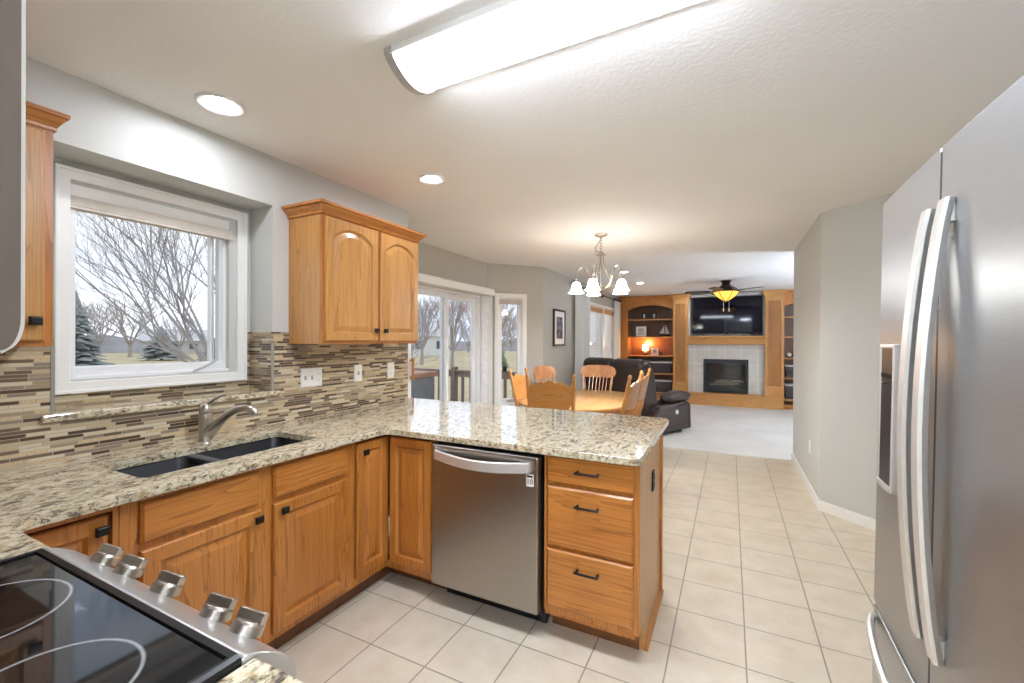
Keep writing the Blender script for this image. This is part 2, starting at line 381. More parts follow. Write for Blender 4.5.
frame_x(RX - .07, RX - .035, 1.418, 1.50, 1.21, 2.05, .02, white2, 'sash_stile', wdw)
mb = MB(); mb.box(RX - .054, RX - .050, .84, 1.42, 1.25, 2.04); mb.build('pane', glass_m, wdw)
mb = MB(); mb.box(RX - .012, RX - .002, .812, 1.512, 2.008, 2.062); mb.build('shade_rail', white_m, wdw, bev=.003)
mb = MB()
mb.box(RX - .035, RX + .012, .812, 1.512, 1.966, 2.006); mb.box(RX - .035, RX + .016, .812, 1.512, 1.952, 1.964); mb.build('cellular_shade', plain('shade_cloth', (214, 206, 196), .8), wdw, bev=.001)
mb = MB(); mb.obox((RX - .015, 1.30, 1.196), (0, 1, 0), (1, 0, 0), (0, 0, 1), .055, .012, .007)
mb.tube([(RX - .012, 1.31, 1.203), (RX + .004, 1.345, 1.222), (RX - .006, 1.40, 1.245), (RX - .018, 1.43, 1.262)], [.007, .006, .006, .008], 8)
mb.build('crank_handle', plain('crank_grey', (196, 196, 194), .35), wdw, smooth=True)
mb = MB(); mb.box(RX - .03, RX - .022, 1.424, 1.43, 1.25, 2.0); mb.build('lock_bar', plain('lock_grey', (200, 204, 208), .3), wdw)

# sliding door
d1 = thing('door_1', None, None, (-2.985, 4.24, 0)); tag(d1, 'white sliding glass patio door behind the peninsula', 'patio door', kind='structure')
frame_x(-2.985, -2.963, 3.415, 5.055, -.03, 2.06, .075, white_m, 'casing', d1)
frame_x(-3.09, -2.985, DY0, DY1, -.02, DZ1, .035, white2, 'jamb', d1)
def slide(x, y0, y1, nm, hand=None):
    p = frame_x(x, x + .035, y0, y1, .02, 1.945, .062, white2, nm, d1)
    mb = MB(); mb.box(x + .015, x + .02, y0 + .055, y1 - .055, .09, 1.89); mb.build('pane', glass_m, p)
    return p
p = slide(-3.03, 3.535, 4.275, 'sliding_panel')
mb = MB(); mb.box(-2.972, -2.955, 3.570, 3.597, .96, 1.20); mb.box(-2.995, -2.96, 3.575, 3.592, .98, 1.0); mb.box(-2.995, -2.96, 3.575, 3.592, 1.16, 1.18)
mb.build('door_handle', oakz, p, bev=.004)
slide(-3.075, 4.20, 4.945, 'fixed_panel')
t_ = thing('blind_valance', 'white valance over the sliding glass door', 'valance', (-2.93, 4.3, 2.0))
mb = MB(); mb.prism([(-2.984, 2.075), (-2.86, 2.075), (-2.845, 2.06), (-2.845, 1.985), (-2.853, 1.985), (-2.86, 2.055), (-2.984, 2.06)], 1, 3.30, 5.13)
bmesh.ops.recalc_face_normals(mb.b, faces=mb.b.faces); mb.build('board', white_m, t_, bev=.003)
t_ = thing('vertical_blind', 'stack of white vertical blind vanes gathered at the right of the sliding door', 'blind', (-2.93, 5.06, 0))
for i in range(7):
    mb = MB(); y = 4.985 + i * .021; mb.obox((-2.915, y, 1.02), (1, .22, 0), (-.22, 1, 0), (0, 0, 1), .042, .003, .96); mb.build('vane', plain('vane_white', (240, 240, 240), .5) if i == 0 else bpy.data.materials['vane_white'], t_)
mb = MB(); mb.box(-2.945, -2.88, 3.45, 5.12, 1.985, 2.01); mb.build('head_rail', white2, t_)

# narrow bay window
w2 = thing('window_2', None, None, (-2.75, 5.4, .5)); tag(w2, 'narrow white framed window in the angled wall right of the sliding door', 'window', kind='structure')
def bayframe(s0, s1, z0, z1, o0, o1, w, nm, mat, wb=None):
    mb = MB(); wb = wb or w
    def ring(i, off): 
        ib = wb if i else 0
        return [bay(s, z, off) for s, z in ((s0 + i, z0 + ib), (s1 - i, z0 + ib), (s1 - i, z1 - i), (s0 + i, z1 - i))]
    mb.loops([ring(0, o0), ring(0, o1), ring(w, o1), ring(w, o0), ring(0, o0)], False, False)
    bmesh.ops.remove_doubles(mb.b, verts=mb.b.verts, dist=1e-5)
    return mb.build(nm, mat, w2, bev=.003)
bayframe(.105, .575, .44, 2.04, 0, .02, .06, 'casing', white_m)
bayframe(.16, .52, .50, 1.98, -.11, 0, .02, 'jamb', white2)
bayframe(.178, .502, .51, 1.97, -.08, -.03, .045, 'sash', white2, .06)
mb = MB(); mb.loops([[bay(s, z, o_) for s, z in ((.21, .56), (.47, .56), (.47, 1.93), (.21, 1.93))] for o_ in (-.058, -.053)]); mb.build('pane', glass_m, w2)
mb = MB()
for i in range(6): mb.loops([[bay(s, z + i * .012, o_) for s, z in ((.18, 1.89), (.50, 1.89), (.50, 1.899), (.18, 1.899))] for o_ in (-.028, .012)])
mb.build('raised_blind', bpy.data.materials['shade_cloth'], w2)
mb = MB(); mb.loops([[bay(s, z, o_) for s, z in ((.30, .545), (.40, .545), (.40, .56), (.30, .56))] for o_ in (-.03, .015)]); mb.build('crank_handle', bpy.data.materials['crank_grey'], w2)

# living room windows, their blinds and curtains
slat_m = NT('blind_slat'); _a = slat_m.new('BsdfDiffuse', {0: srgb(246, 245, 242)}); _b = slat_m.new('BsdfTranslucent', {0: srgb(246, 245, 242)}); _m = slat_m.new('MixShader', {0: .5, 1: _a, 2: _b}); slat_m.t.links.new(_m.outputs[0], slat_m.out.inputs[0]); slat_m = slat_m.m
wood_val = plain('blind_wood', (186, 140, 92), .5)
for i, (a, b) in enumerate(WY):
    w = thing('window_%d' % (3 + i), None, None, (-2.40, (a + b) / 2, .55)); tag(w, ('living room window nearer the left curtain', 'living room window nearer the bookcase')[i] + ' with horizontal blinds', 'window', kind='structure')
    frame_x(-2.40, -2.38, a - .06, b + .04, .49, 2.13, .055, white_m, 'casing', w)
    frame_x(-2.51, -2.40, a, b, .55, 2.07, .025, white2, 'jamb', w)
    frame_x(-2.48, -2.44, a + .02, b - .02, .57, 2.05, .05, white2, 'sash', w)
    mb = MB(); mb.box(-2.463, -2.458, a + .06, b - .06, .61, 2.01); mb.build('pane', glass_m, w)
    mb = MB()
    for k in range(44):
        z = .63 + k * .031; mb.obox((-2.415, (a + b) / 2, z), (0, 1, 0), (.55, 0, 1), (-1, 0, .55), (b - a) / 2 - .03, .0125, .0012)
    mb.build('blind_slats', slat_m, w)
    mb = MB(); mb.box(-2.425, -2.385, a + .02, b - .02, 1.965, 2.05); mb.build('blind_valance', wood_val, w, bev=.003)
curt_m = plain('curtain_white', (232, 231, 228), .85, 0, .03)
def translucent(name, rgb, f):
    t = NT(name); a = t.new('BsdfDiffuse', {0: srgb(*rgb)}); b = t.new('BsdfTranslucent', {0: srgb(*rgb)}); mx = t.new('MixShader', {0: f, 1: a, 2: b}); t.t.links.new(mx.outputs[0], t.out.inputs[0]); return t.m
curt_m = translucent('curtain_sheer', (244, 243, 240), .5)
def curtain(x, y0, y1, label):
    n = 48; A = []; B = []
    for i in range(n + 1):
        y = y0 + (y1 - y0) * i / n; dx = .022 * math.sin(i * 1.35) + .008 * math.sin(i * .7 + 1)
        A.append((x + dx, y)); B.append((x + dx + .004, y))
    t = thing('curtain', label, 'curtain', (x, (y0 + y1) / 2, .02), 'living room curtains')
    mb = MB(); mb.prism(A + B[::-1], 2, .03, 2.30); mb.build('panel', curt_m, t, smooth=True)
    for k in range(6): mb = MB(); mb.lathe([(.022, -.004), (.026, 0), (.022, .004), (.018, 0), (.022, -.004)], (-2.345, y0 + .03 + (y1 - y0 - .06) * k / 5, 2.32), 12, (0, 1, 0), False, False); mb.build('ring', black_m, t)
curtain(-2.345, 7.02, 7.84, 'white curtain hanging at the left end of the black rod beside the picture')
curtain(-2.345, 9.78, 10.3, 'white curtain hanging at the right end of the black rod beside the bookcase')
t_ = thing('curtain_rod', 'black curtain rod with round finials across the living room windows', 'curtain rod', (-2.31, 8.7, 2.32))
mb = MB(); mb.cyl((-2.345, 6.95, 2.32), (-2.345, 10.33, 2.32), .012); mb.build('rod', black_m, t_, smooth=True)
for y in (6.92, 10.34): mb = MB(); mb.sph((-2.345, y, 2.32), .035, 12, 8); mb.build('finial', black_m, t_, smooth=True)
for y in (7.02, 8.9, 10.3): mb = MB(); mb.box(-2.40, -2.34, y - .008, y + .008, 2.30, 2.318); mb.box(-2.40, -2.392, y - .02, y + .02, 2.27, 2.35); mb.build('bracket', black_m, t_)

# wall plates
def plate(label, cx, cy, cz, U_, N_, w, h, dev, mat=white_m, grp=None, nm='wall_outlet', cat='outlet'):
    U_, N_ = Vector(U_), Vector(N_); c = Vector((cx, cy, cz)); t = thing(nm, label, cat, c, grp)
    mb = MB(); Z = Vector((0, 0, 1)); slab_loops(mb, c - U_ * w / 2 - Z * h / 2, U_, Z, N_, w, h, .007, .003); mb.build('cover_plate', mat, t)
    m2 = bpy.data.materials.get('plate_dark') or plain('plate_dark', (150, 148, 144), .4)
    for off, kind in dev:
        p = c + U_ * off
        if kind == 'socket':
            for dz in (-.02, .02):
                mb = MB(); mb.lathe([(.0145, 0), (.0145, .0035)], p + Z * dz + N_ * .006, 14, N_); so = mb.build('socket', mat, t)
                mb = MB()
                for du in (-.006, .006): mb.obox(p + Z * dz + U_ * du + N_ * .0095, U_, Z, N_, .0012, .004, .0008)
                mb.build('slots', m2, so)
        else:
            mb = MB(); mb.obox(p + N_ * .008, U_, Z, N_, .0055, .012, .003); mb.build('toggle_slot', m2, t)
            mb = MB(); mb.obox(p + N_ * .015 + Z * .004, U_, Z, N_, .004, .005, .008); mb.build('toggle', mat, t)
E = WX + .0085
plate('wide white three gang switch and socket plate on the mosaic backsplash', E, 1.876, 1.143, (0, 1, 0), (1, 0, 0), .155, .118, [(-.048, 't'), (0, 't'), (.048, 'socket')], nm='switch_plate', cat='switch plate')
plate('white single plate in the middle of the mosaic backsplash', E, 2.258, 1.146, (0, 1, 0), (1, 0, 0), .072, .118, [(0, 't')], grp='single backsplash plates', nm='switch_plate', cat='switch plate')
plate('white single plate on the backsplash nearest the sliding door', E, 2.590, 1.146, (0, 1, 0), (1, 0, 0), .072, .118, [(0, 'socket')], grp='single backsplash plates')
plate('white outlet low on the right hand wall above the baseboard', .659, 4.80, .414, (0, 1, 0), (-1, 0, 0), .072, .118, [(0, 'socket')])
# ================================================================== kitchen cabinets
FX = -1.735; DXP = FX          # sink run: face frame plane, doors stand proud of it
FY = 1.872                     # peninsula face frame plane (facing the camera)
XP, YM = (1, 0, 0), (0, -1, 0)
def sx(y, z=0): return (FX, y, z)
# sink base cabinet
cab = thing('sink_base_cabinet', 'oak base cabinet under the sink with two doors and two false drawer fronts', 'cabinet', (FX - .28, 1.16, 0))
mb = MB()
for y0, y1 in ((.672, .735), (1.118, 1.20), (1.575, 1.625)): mb.box(FX - .02, FX, y0, y1, .10, .862)
for y0, y1 in ((.735, 1.118), (1.20, 1.575)):
    mb.box(FX - .02, FX, y0, y1, .825, .862); mb.box(FX - .02, FX, y0, y1, .10, .15); mb.box(FX - .02, FX, y0, y1, .675, .72)
mb.build('face_frame', oakz, cab)
mb = MB(); mb.box(WX + .01, FX - .02, .672, .69, .10, .862); mb.box(WX + .01, FX - .02, 1.607, 1.625, .10, .862); mb.box(WX + .01, FX - .02, .69, 1.607, .10, .118); mb.build('carcass', oakz, cab)
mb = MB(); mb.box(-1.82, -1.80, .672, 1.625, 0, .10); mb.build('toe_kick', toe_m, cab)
for (y0, y1, kn) in ((.722, 1.130, 1.108), (1.185, 1.588, 1.222)):
    mb = MB(); slab_loops(mb, sx(y0, .705), (0, 1, 0), (0, 0, 1), XP, y1 - y0 - .008, .133); mb.build('false_drawer', oaky, cab)
    mb = MB(); door_loops(mb, sx(y0, .130), (0, 1, 0), (0, 0, 1), XP, y1 - y0, .552); d = mb.build('door', oakz, cab)
    knob(d, (FX + .02, kn, .650), XP)
# corner cabinet by the range
cab = thing('corner_cabinet', 'oak base cabinet in the corner left of the range, mostly hidden by it', 'cabinet', (FX - .28, .25, 0))
mb = MB(); mb.box(FX - .02, FX, .655, .670, .10, .862); mb.box(FX - .02, FX, .40, .655, .838, .862); mb.box(FX - .02, FX, .40, .655, .10, .13); mb.box(-1.735, -1.404, .385, .405, .838, .862); mb.box(-1.420, -1.404, .385, .405, .1, .838); mb.build('face_frame', oakz, cab)
mb = MB(); mb.box(WX + .01, FX - .02, .654, .670, .1, .862); mb.box(WX + .01, WX + .026, -.22, .66, .1, .862); mb.box(-1.420, -1.404, -.22, .385, .1, .862); mb.box(WX + .01, -1.415, -.22, -.204, .1, .862); mb.build('carcass', oakz, cab)
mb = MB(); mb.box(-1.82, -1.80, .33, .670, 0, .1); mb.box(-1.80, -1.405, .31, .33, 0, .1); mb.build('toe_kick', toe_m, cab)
mb = MB(); door_loops(mb, (FX - .018, .425, .13), (0, 1, 0), (0, 0, 1), XP, .220, .70); d = mb.build('door', oakz, cab); knob(d, (FX + .002, .622, .79), XP)
mb = MB(); door_loops(mb, (-1.70, .402, .13), (1, 0, 0), (0, 0, 1), (0, 1, 0), .27, .70); mb.build('door', oakz, cab)
# blind corner cabinet (folding door pair)
cab = thing('corner_cabinet', 'oak corner base cabinet with a folding pair of doors beside the dishwasher', 'cabinet', (-1.95, 2.0, 0))
mb = MB(); mb.box(FX - .02, FX, 1.627, 1.640, .10, .862); mb.box(FX - .02, FX, 1.640, FY, .846, .862); mb.box(FX - .02, FX, 1.640, FY, .10, .142)
mb.box(FX, -1.40, FY, FY + .02, .846, .862); mb.box(FX, -1.40, FY, FY + .02, .10, .142); mb.box(-1.402, -1.388, FY, FY + .02, .10, .862); mb.box(FX - .02, FX, FY, FY + .02, .10, .862); mb.build('face_frame', oakz, cab)
mb = MB(); mb.box(WX + .01, FX - .02, 1.627, 1.643, .1, .862); mb.box(WX + .01, WX + .026, 1.635, 2.43, .1, .862); mb.box(-1.404, -1.390, FY + .02, 2.436, .1, .862); mb.box(WX + .01, -1.400, 2.42, 2.436, .1, .862); mb.build('carcass', oakz, cab)
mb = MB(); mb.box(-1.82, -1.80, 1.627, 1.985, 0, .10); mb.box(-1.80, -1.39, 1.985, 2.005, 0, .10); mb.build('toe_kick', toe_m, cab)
mb = MB(); door_loops(mb, sx(1.644, .146), (0, 1, 0), (0, 0, 1), XP, .222, .695, fr=.05); d = mb.build('door', oakz, cab); knob(d, (FX + .02, 1.684, .792), XP)
mb = MB(); door_loops(mb, (-1.640 - .055, FY, .146), (1, 0, 0), (0, 0, 1), YM, .288, .695, fr=.05); mb.build('door', oakz, cab)
# dishwasher
dw = thing('dishwasher', 'stainless steel dishwasher with a curved bar handle built into the peninsula', 'dishwasher', (-1.085, 2.1, 0))
mb = MB(); mb.box(-1.378, -.782, FY + .004, 2.40, .09, .858); mb.build('tub', blackp, dw)
mb = MB(); mb.box(-1.372, -.788, 1.95, 1.97, .012, .10); mb.box(-.798, -.776, 1.90, 1.96, .045, .115); mb.build('kick_plate', blackp, dw)
mb = MB(); mb.box(-1.385, -.785, 1.825, FY + .002, .118, .842); mb.build('door', steel_dw, dw, bev=.008, seg=3)
mb = MB(); hp = [(-1.352 + .532 * i / 16) for i in range(17)]
mb.loops([[(x, 1.822 - b * (.01 + .045 * math.sin(PI * i / 16)) + dd, .795 + zz * .021 - .012 * math.sin(PI * i / 16)) for dd, zz, b in ((0, -1.3, 1), (-.010, -1, 1), (-.010, 1, 1), (0, 1.2, 1), (.012, 1, 1), (.012, -1, 1))] for i, x in enumerate(hp)])
hd = mb.build('door_handle', handle_m, dw, smooth=True)
mb = MB()
for x in (-1.345, -.827): mb = MB(); mb.box(x - .006, x + .006, 1.806, 1.826, .778, .812); mb.build('mount', handle_m, hd)
lab_m = plain('sticker_white', (232, 230, 226), .5, 0, .01); ink = plain('sticker_ink', (50, 48, 50), .6, 0, .01)
mb = MB(); mb.box(-.842, -.805, 1.8235, 1.825, .706, .762); st = mb.build('warranty_sticker', lab_m, dw)
def text(body, size, loc, par, mat, name, rot=(PI / 2, 0, 0), ext=.0004):
    c = bpy.data.curves.new(name, 'FONT'); c.body = body; c.size = size; c.align_x = 'CENTER'; c.align_y = 'CENTER'; c.extrude = ext
    tmp = bpy.data.objects.new(name, c); COL.objects.link(tmp); bpy.context.view_layer.update()
    me = bpy.data.meshes.new_from_object(tmp.evaluated_get(bpy.context.evaluated_depsgraph_get())); bpy.data.objects.remove(tmp); bpy.data.curves.remove(c)
    me.materials.clear(); me.materials.append(mat); o = bpy.data.objects.new(name, me); COL.objects.link(o)
    off = Vector((0, 0, 0)); p = par
    while p is not None: off += p.location; p = p.parent
    o.parent = par; o.location = Vector(loc) - off; o.rotation_euler = rot; return o
text('10', .034, (-.8235, 1.8230, .728), st, ink, 'sticker_number')
mb = MB(); mb.box(-.838, -.809, 1.8228, 1.8236, .748, .757); mb.build('sticker_band', ink, st)
mb = MB(); mb.lathe([(.008, 0), (.008, .001)], (-1.355, 1.825, .828), 18, YM); mb.build('logo_disc', plain('logo_grey', (206, 204, 202), .4), dw)
text('LG', .013, (-1.335, 1.8240, .828), dw, bpy.data.materials['logo_grey'], 'logo_letters')
for x in (-.94, -.90, -.872, -.85): mb = MB(); mb.lathe([(.0025, 0), (.0025, .001)], (x, 1.825, .818), 8, YM); mb.build('indicator_mark', bpy.data.materials['logo_grey'], dw)
# drawer cabinet at the end of the peninsula
cab = thing('drawer_cabinet', 'oak cabinet of three drawers closing the end of the peninsula', 'cabinet', (-.55, 2.15, 0))
mb = MB()
mb.box(-.772, -.745, FY, FY + .02, .13, .862); mb.box(-.368, -.338, FY, FY + .02, .13, .862)
for z0, z1 in ((.845, .862), (.712, .745), (.424, .452), (.125, .175)): mb.box(-.745, -.368, FY, FY + .02, z0, z1)
mb.build('face_frame', oakz, cab, bev=.002)
mb = MB(); mb.box(-.772, -.757, FY + .02, 2.44, .1, .862); mb.box(-.757, -.36, 2.425, 2.44, .1, .862); mb.box(-.757, -.36, FY + .02, 2.425, .1, .115); mb.build('carcass', oakz, cab)
mb = MB(); mb.prism([(1.995, .0), (2.50, 0), (2.50, .862), (FY + .02, .862), (FY + .02, .12), (1.995, .12)], 0, -.360, -.340); mb.build('end_panel', loakz, cab)
mb = MB(); mb.box(-.362, -.328, 2.480, 2.508, 0, .862); mb.build('corner_post', oakz, cab, bev=.003)
mb = MB(); mb.box(-.772, -.360, 1.985, 2.005, 0, .125); mb.build('toe_kick', toe_m, cab)
mb = MB(); mb.prism([(-.340, 0), (-.322, 0), (-.322, .012), (-.340, .022)], 1, 1.99, 2.51); mb.build('shoe_moulding', oaky, cab)
for z0, z1 in ((.732, .863), (.443, .716), (.163, .429)):
    z1 = min(z1, .856)
    mb = MB(); slab_loops(mb, (-.752, FY, z0), (1, 0, 0), (0, 0, 1), YM, .391, z1 - z0); dr = mb.build('drawer', oakx, cab)
    hz = z1 - (.060 if z0 > .6 else .070)
    mb = MB(); mb.tube([(-.603, FY - .02, hz), (-.603, FY - .045, hz)], [.0065, .0055], 8); mb.tube([(-.512, FY - .02, hz), (-.512, FY - .045, hz)], [.0065, .0055], 8)
    mb.tube([(-.612, FY - .045, hz), (-.600, FY - .048, hz), (-.515, FY - .048, hz), (-.503, FY - .045, hz)], [.0052, .0055, .0055, .0052], 8); mb.build('pull', black_m, dr, smooth=True)
plate('black outlet on the side of the peninsula end cabinet', -.3395, 2.225, .693, (0, 1, 0), (1, 0, 0), .055, .10, [(0, 'socket')], mat=blackp)

# ------------------------------------------------------------------ granite worktops
def worktop(name, label, outer, holes=(), z0=.863, z1=.893):
    t = thing(name, label, 'worktop', (outer[0][0], outer[0][1], z0)); b = bmesh.new()
    def ring(pts):
        vs = [b.verts.new((x, y, z0)) for x, y in pts]; return [b.edges.new((vs[i], vs[(i + 1) % len(vs)])) for i in range(len(vs))]
    es = ring(outer)
    for h_ in holes: es += ring(h_)
    bmesh.ops.triangle_fill(b, use_beauty=True, use_dissolve=False, edges=es)
    r = bmesh.ops.extrude_face_region(b, geom=b.faces[:]); bmesh.ops.translate(b, verts=[v for v in r['geom'] if isinstance(v, bmesh.types.BMVert)], vec=(0, 0, z1 - z0))
    m = MB(); m.b.free(); m.b = b; return m.build('slab', granite_m, t, bev=.007, seg=3)
SX0, SX1, SY0, SY1 = -2.158, -1.828, .772, 1.500
def rrect(x0, x1, y0, y1, r): return arc(x1 - r, y1 - r, r, 0, PI / 2, 5) + arc(x0 + r, y1 - r, r, PI / 2, PI, 5) + arc(x0 + r, y0 + r, r, PI, 1.5 * PI, 5) + arc(x1 - r, y0 + r, r, 1.5 * PI, 2 * PI, 5)
CF = -1.688
outer = [(WX + .008, -.225), (-1.402, -.225), (-1.402, .420)] + arc(CF + .05, .470, .05, 1.5 * PI, PI, 6) + arc(CF + .045, 1.818 - .045, .045, PI, PI / 2, 6)
outer += [(-.375, 1.820)] + arc(-.365, 1.855, .035, 1.5 * PI, 2 * PI, 5) + arc(-.40, 2.835, .06, 0, PI / 2, 6) + [(-2.45, 2.895), (WX - .002, 2.806), (WX + .008, 2.79)]
worktop('worktop', 'granite worktop running from the range past the sink and along the peninsula', outer, [rrect(SX0, SX1, SY0, SY1, .025)])
worktop('worktop', 'short granite worktop at the right of the range, at the bottom of the photo', [(-.650, -.225), (-.27, -.225), (-.27, .40), (-.29, .42), (-.650, .42)])
cab = thing('base_cabinet', 'oak base cabinet under the short granite worktop right of the range', 'cabinet', (-.445, .1, 0))
mb = MB(); mb.box(-.61, -.28, -.22, .375, .1, .862); mb.build('carcass', oakz, cab)
mb = MB(); mb.box(-.61, -.28, -.22, .31, 0, .1); mb.build('toe_kick', toe_m, cab)
mb = MB(); door_loops(mb, (-.60, .375, .13), (1, 0, 0), (0, 0, 1), (0, 1, 0), .31, .54); d = mb.build('door', oakz, cab); knob(d, (-.33, .395, .62), (0, 1, 0))
mb = MB(); slab_loops(mb, (-.60, .375, .70), (1, 0, 0), (0, 0, 1), (0, 1, 0), .31, .14); d = mb.build('drawer', oakx, cab); knob(d, (-.445, .395, .77), (0, 1, 0))

# ------------------------------------------------------------------ sink and tap
sk = thing('sink', 'black composite double bowl sink set under the granite', 'sink', (-2.0, 1.15, .65))
for y0, y1 in ((SY0 - .008, 1.078), (1.102, SY1 + .008)):
    mb = MB(); L = []
    x0, x1 = SX0 - .008, SX1 + .008
    L = [[(x, y, z) for x, y in rrect(x0 + i, x1 - i, y0 + i, y1 - i, r)] for i, z, r in ((-.01, .862, .04), (-.01, .645, .04), (.02, .64, .03))]
    Lin = [[(x, y, z) for x, y in rrect(x0 + i, x1 - i, y0 + i, y1 - i, r)] for i, z, r in ((.06, .665, .03), (.03, .668, .04), (.010, .70, .04), (.0, .855, .04), (-.004, .862, .04))]
    mb.loops(L[::-1] + [L[0]][:0] + [], True, False) if False else mb.loops([L[2], L[1], L[0], Lin[4], Lin[3], Lin[2], Lin[1], Lin[0]])
    bw = mb.build('basin', sinkm, sk, smooth=True)
    mb = MB(); mb.lathe([(.045, 0), (.045, .003), (.035, .004), (.03, .001), (.005, .001)], ((x0 + x1) / 2, (y0 + y1) / 2, .665), 20); mb.build('drain', nickel, bw, smooth=True)
mb = MB(); mb.box(SX0 - .004, SX1 + .004, 1.070, 1.110, .842, .864); mb.build('divider', plain('sink_divider', (70, 71, 75), .3), sk, bev=.008, seg=3)
fc = thing('faucet', 'brushed nickel single lever faucet behind the sink', 'faucet', (-2.26, 1.205, ZT))
fb = Vector((-2.26, 1.205, ZT))
mb = MB(); mb.lathe([(.033, 0), (.033, .006), (.030, .012), (.029, .05), (.028, .11), (.0285, .125), (.027, .128), (.027, .132), (.028, .134), (.027, .155), (.020, .172), (.008, .180)], fb, 20); mb.build('body', nickel, fc, smooth=True)
dv = Vector((.20, .10, 0))
pts = [fb + dv * a + Vector((0, 0, z)) for a, z in ((.05, .035), (.16, .062), (.34, .100), (.52, .132), (.70, .152), (.86, .156), (.98, .150), (1.06, .138), (1.09, .126))]
mb = MB(); mb.tube(pts, [.034, .029, .022, .0185, .0175, .0180, .0195, .0195, .015], 12); mb.build('spout', nickel, fc, smooth=True)
lv = [fb + Vector((0, 0, .150)), fb + Vector((.010, .012, .180)), fb + Vector((.035, .030, .205)), fb + Vector((.060, .045, .216)), fb + Vector((.078, .055, .217))]
lv[0] = fb + Vector((-.012, -.008, .150))
mb = MB(); mb.tube(lv, [.016, .014, .010, .009, .006], 10, True, .75); mb.build('lever', nickel, fc, smooth=True)

# ------------------------------------------------------------------ range
RGL, RGR = -1.396, -.655
rg = thing('range', 'stainless range with a black glass cooktop and five front knobs', 'range', ((RGL + RGR) / 2, .1, 0))
mb = MB(); mb.box(RGL + .004, RGR - .004, -.215, .375, .03, .865); mb.build('body', range_m, rg)
BURNERS = [(x - (RGL + RGR) / 2, y - .1, r) for x, y, r in ((-1.16, .25, .118), (-.83, .235, .108), (-1.17, -.03, .08), (-.82, -.04, .095))]
mb = MB(); mb.box(RGL + .016, RGR - .016, -.19, .389, .893, .899); mb.build('glass_top', burner_glass(), rg, bev=.002)
mb = MB(); z0, z1 = .866, .905
mb.loops([[(x, y, z) for x, y in ((RGL - o_, -.215), (RGR + o_, -.215), (RGR + o_, .398), (RGL - o_, .398))] for o_, z in ((0, z0), (.004, .894), (.002, .902), (-.006, .905))] + [[(x, y, z) for x, y in ((RGL + .014, -.20), (RGR - .014, -.20), (RGR - .014, .388), (RGL + .014, .388))] for z in (.903, .896)], False, False); mb.build('rim', blackp, rg)
prof = [(.398, .866), (.398, .898), (.404, .901), (.425, .893), (.455, .874), (.478, .852), (.490, .825), (.492, .80), (.486, .770), (.376, .770)]
mb = MB(); mb.prism(prof, 0, RGL - .004, RGR + .004); pn = mb.build('control_panel', range_m, rg, smooth=True, bev=.012, seg=3, ang=.5)
Nk = Vector((0, .50, .86)).normalized()
for i, (px_, yy) in enumerate(((-1.280, 0), (-1.172, 0), (-1.020, 0), (-.847, 0), (-.754, 0))):
    c = Vector((px_, .464, .860)); mb = MB()
    mb.lathe([(.010, -.004), (.010, .006)], c, 12, Nk); mb.build('knob_shaft', blackp, rg)
    mb = MB(); mb.lathe([(.026, .005), (.0275, .008), (.0265, .022), (.023, .027), (.004, .028)], c, 20, Nk)
    Xd = Vector((.93, .30, -.14)); Xd = (Xd - Nk * Xd.dot(Nk)).normalized(); Yd = Nk.cross(Xd)
    mb.loops([[c + Nk * h_ + Xd * a * lx + Yd * b * ly for a, b in ((-1, -1), (1, -1), (1, 1), (-1, 1))] for h_, lx, ly in ((.024, .025, .0085), (.041, .0255, .0070), (.043, .024, .0055))])
    mb.build('knob', nickel, rg, smooth=True, ang=.5, bev=.0015)
mb = MB(); mb.box(RGL + .006, RGR - .006, .377, .415, .20, .755); od = mb.build('oven_door', range_m, rg, bev=.006)
mb = MB(); mb.box(RGL + .09, RGR - .09, .414, .418, .30, .62); mb.build('door_glass', blackp, od)
mb = MB(); mb.cyl((RGL + .05, .455, .705), (RGR - .05, .455, .705), .012); mb.cyl((RGL + .07, .41, .705), (RGL + .07, .455, .705), .009); mb.cyl((RGR - .07, .41, .705), (RGR - .07, .455, .705), .009); mb.build('door_handle', handle_m, od, smooth=True)
mb = MB(); mb.box(RGL + .006, RGR - .006, .377, .410, .045, .19); mb.build('storage_drawer', range_m, rg, bev=.006)
for x in (RGL + .05, RGR - .05):
    for y in (-.15, .33): mb = MB(); mb.cyl((x, y, 0), (x, y, .035), .018); mb.build('foot', blackp, rg)
# microwave above the range
mw = thing('microwave', 'microwave over the range seen edge on at the left border of the photo', 'microwave', (-1.006, -.03, 1.365))
mb = MB(); mb.box(-1.384, -.632, -.225, .118, 1.366, 1.79); mb.build('casing', mwside, mw, bev=.003)
def mwprof(f, zb): return [(.118, zb), (.118, 1.79), (f, 1.79), (f, 1.398)] + [(f - .014 * (1 - math.cos(a)), 1.398 - (1.398 - zb) * math.sin(a)) for a in [PI / 2 * i / 8 for i in range(1, 9)]]
pr = mwprof(.166, 1.366)
mb = MB(); mb.prism(pr, 0, -1.384, -.655); dr = mb.build('door', mwside, mw)
mb = MB(); mb.prism(mwprof(.166, 1.366), 0, -.655, -.632); mb.build('door_end_cap', mwside, mw)
inner = [(y, z) for y, z in pr[2:]]; rim = [(y + .0035, z) for y, z in pr[2:]]
rim[-1] = (inner[-1][0] + .002, inner[-1][1] - .003)
mb = MB(); mb.prism(inner + rim[::-1], 0, -1.384, -.634); mb.build('door_trim', plain('door_trim', (226, 222, 216), .4, .2, .02), mw)
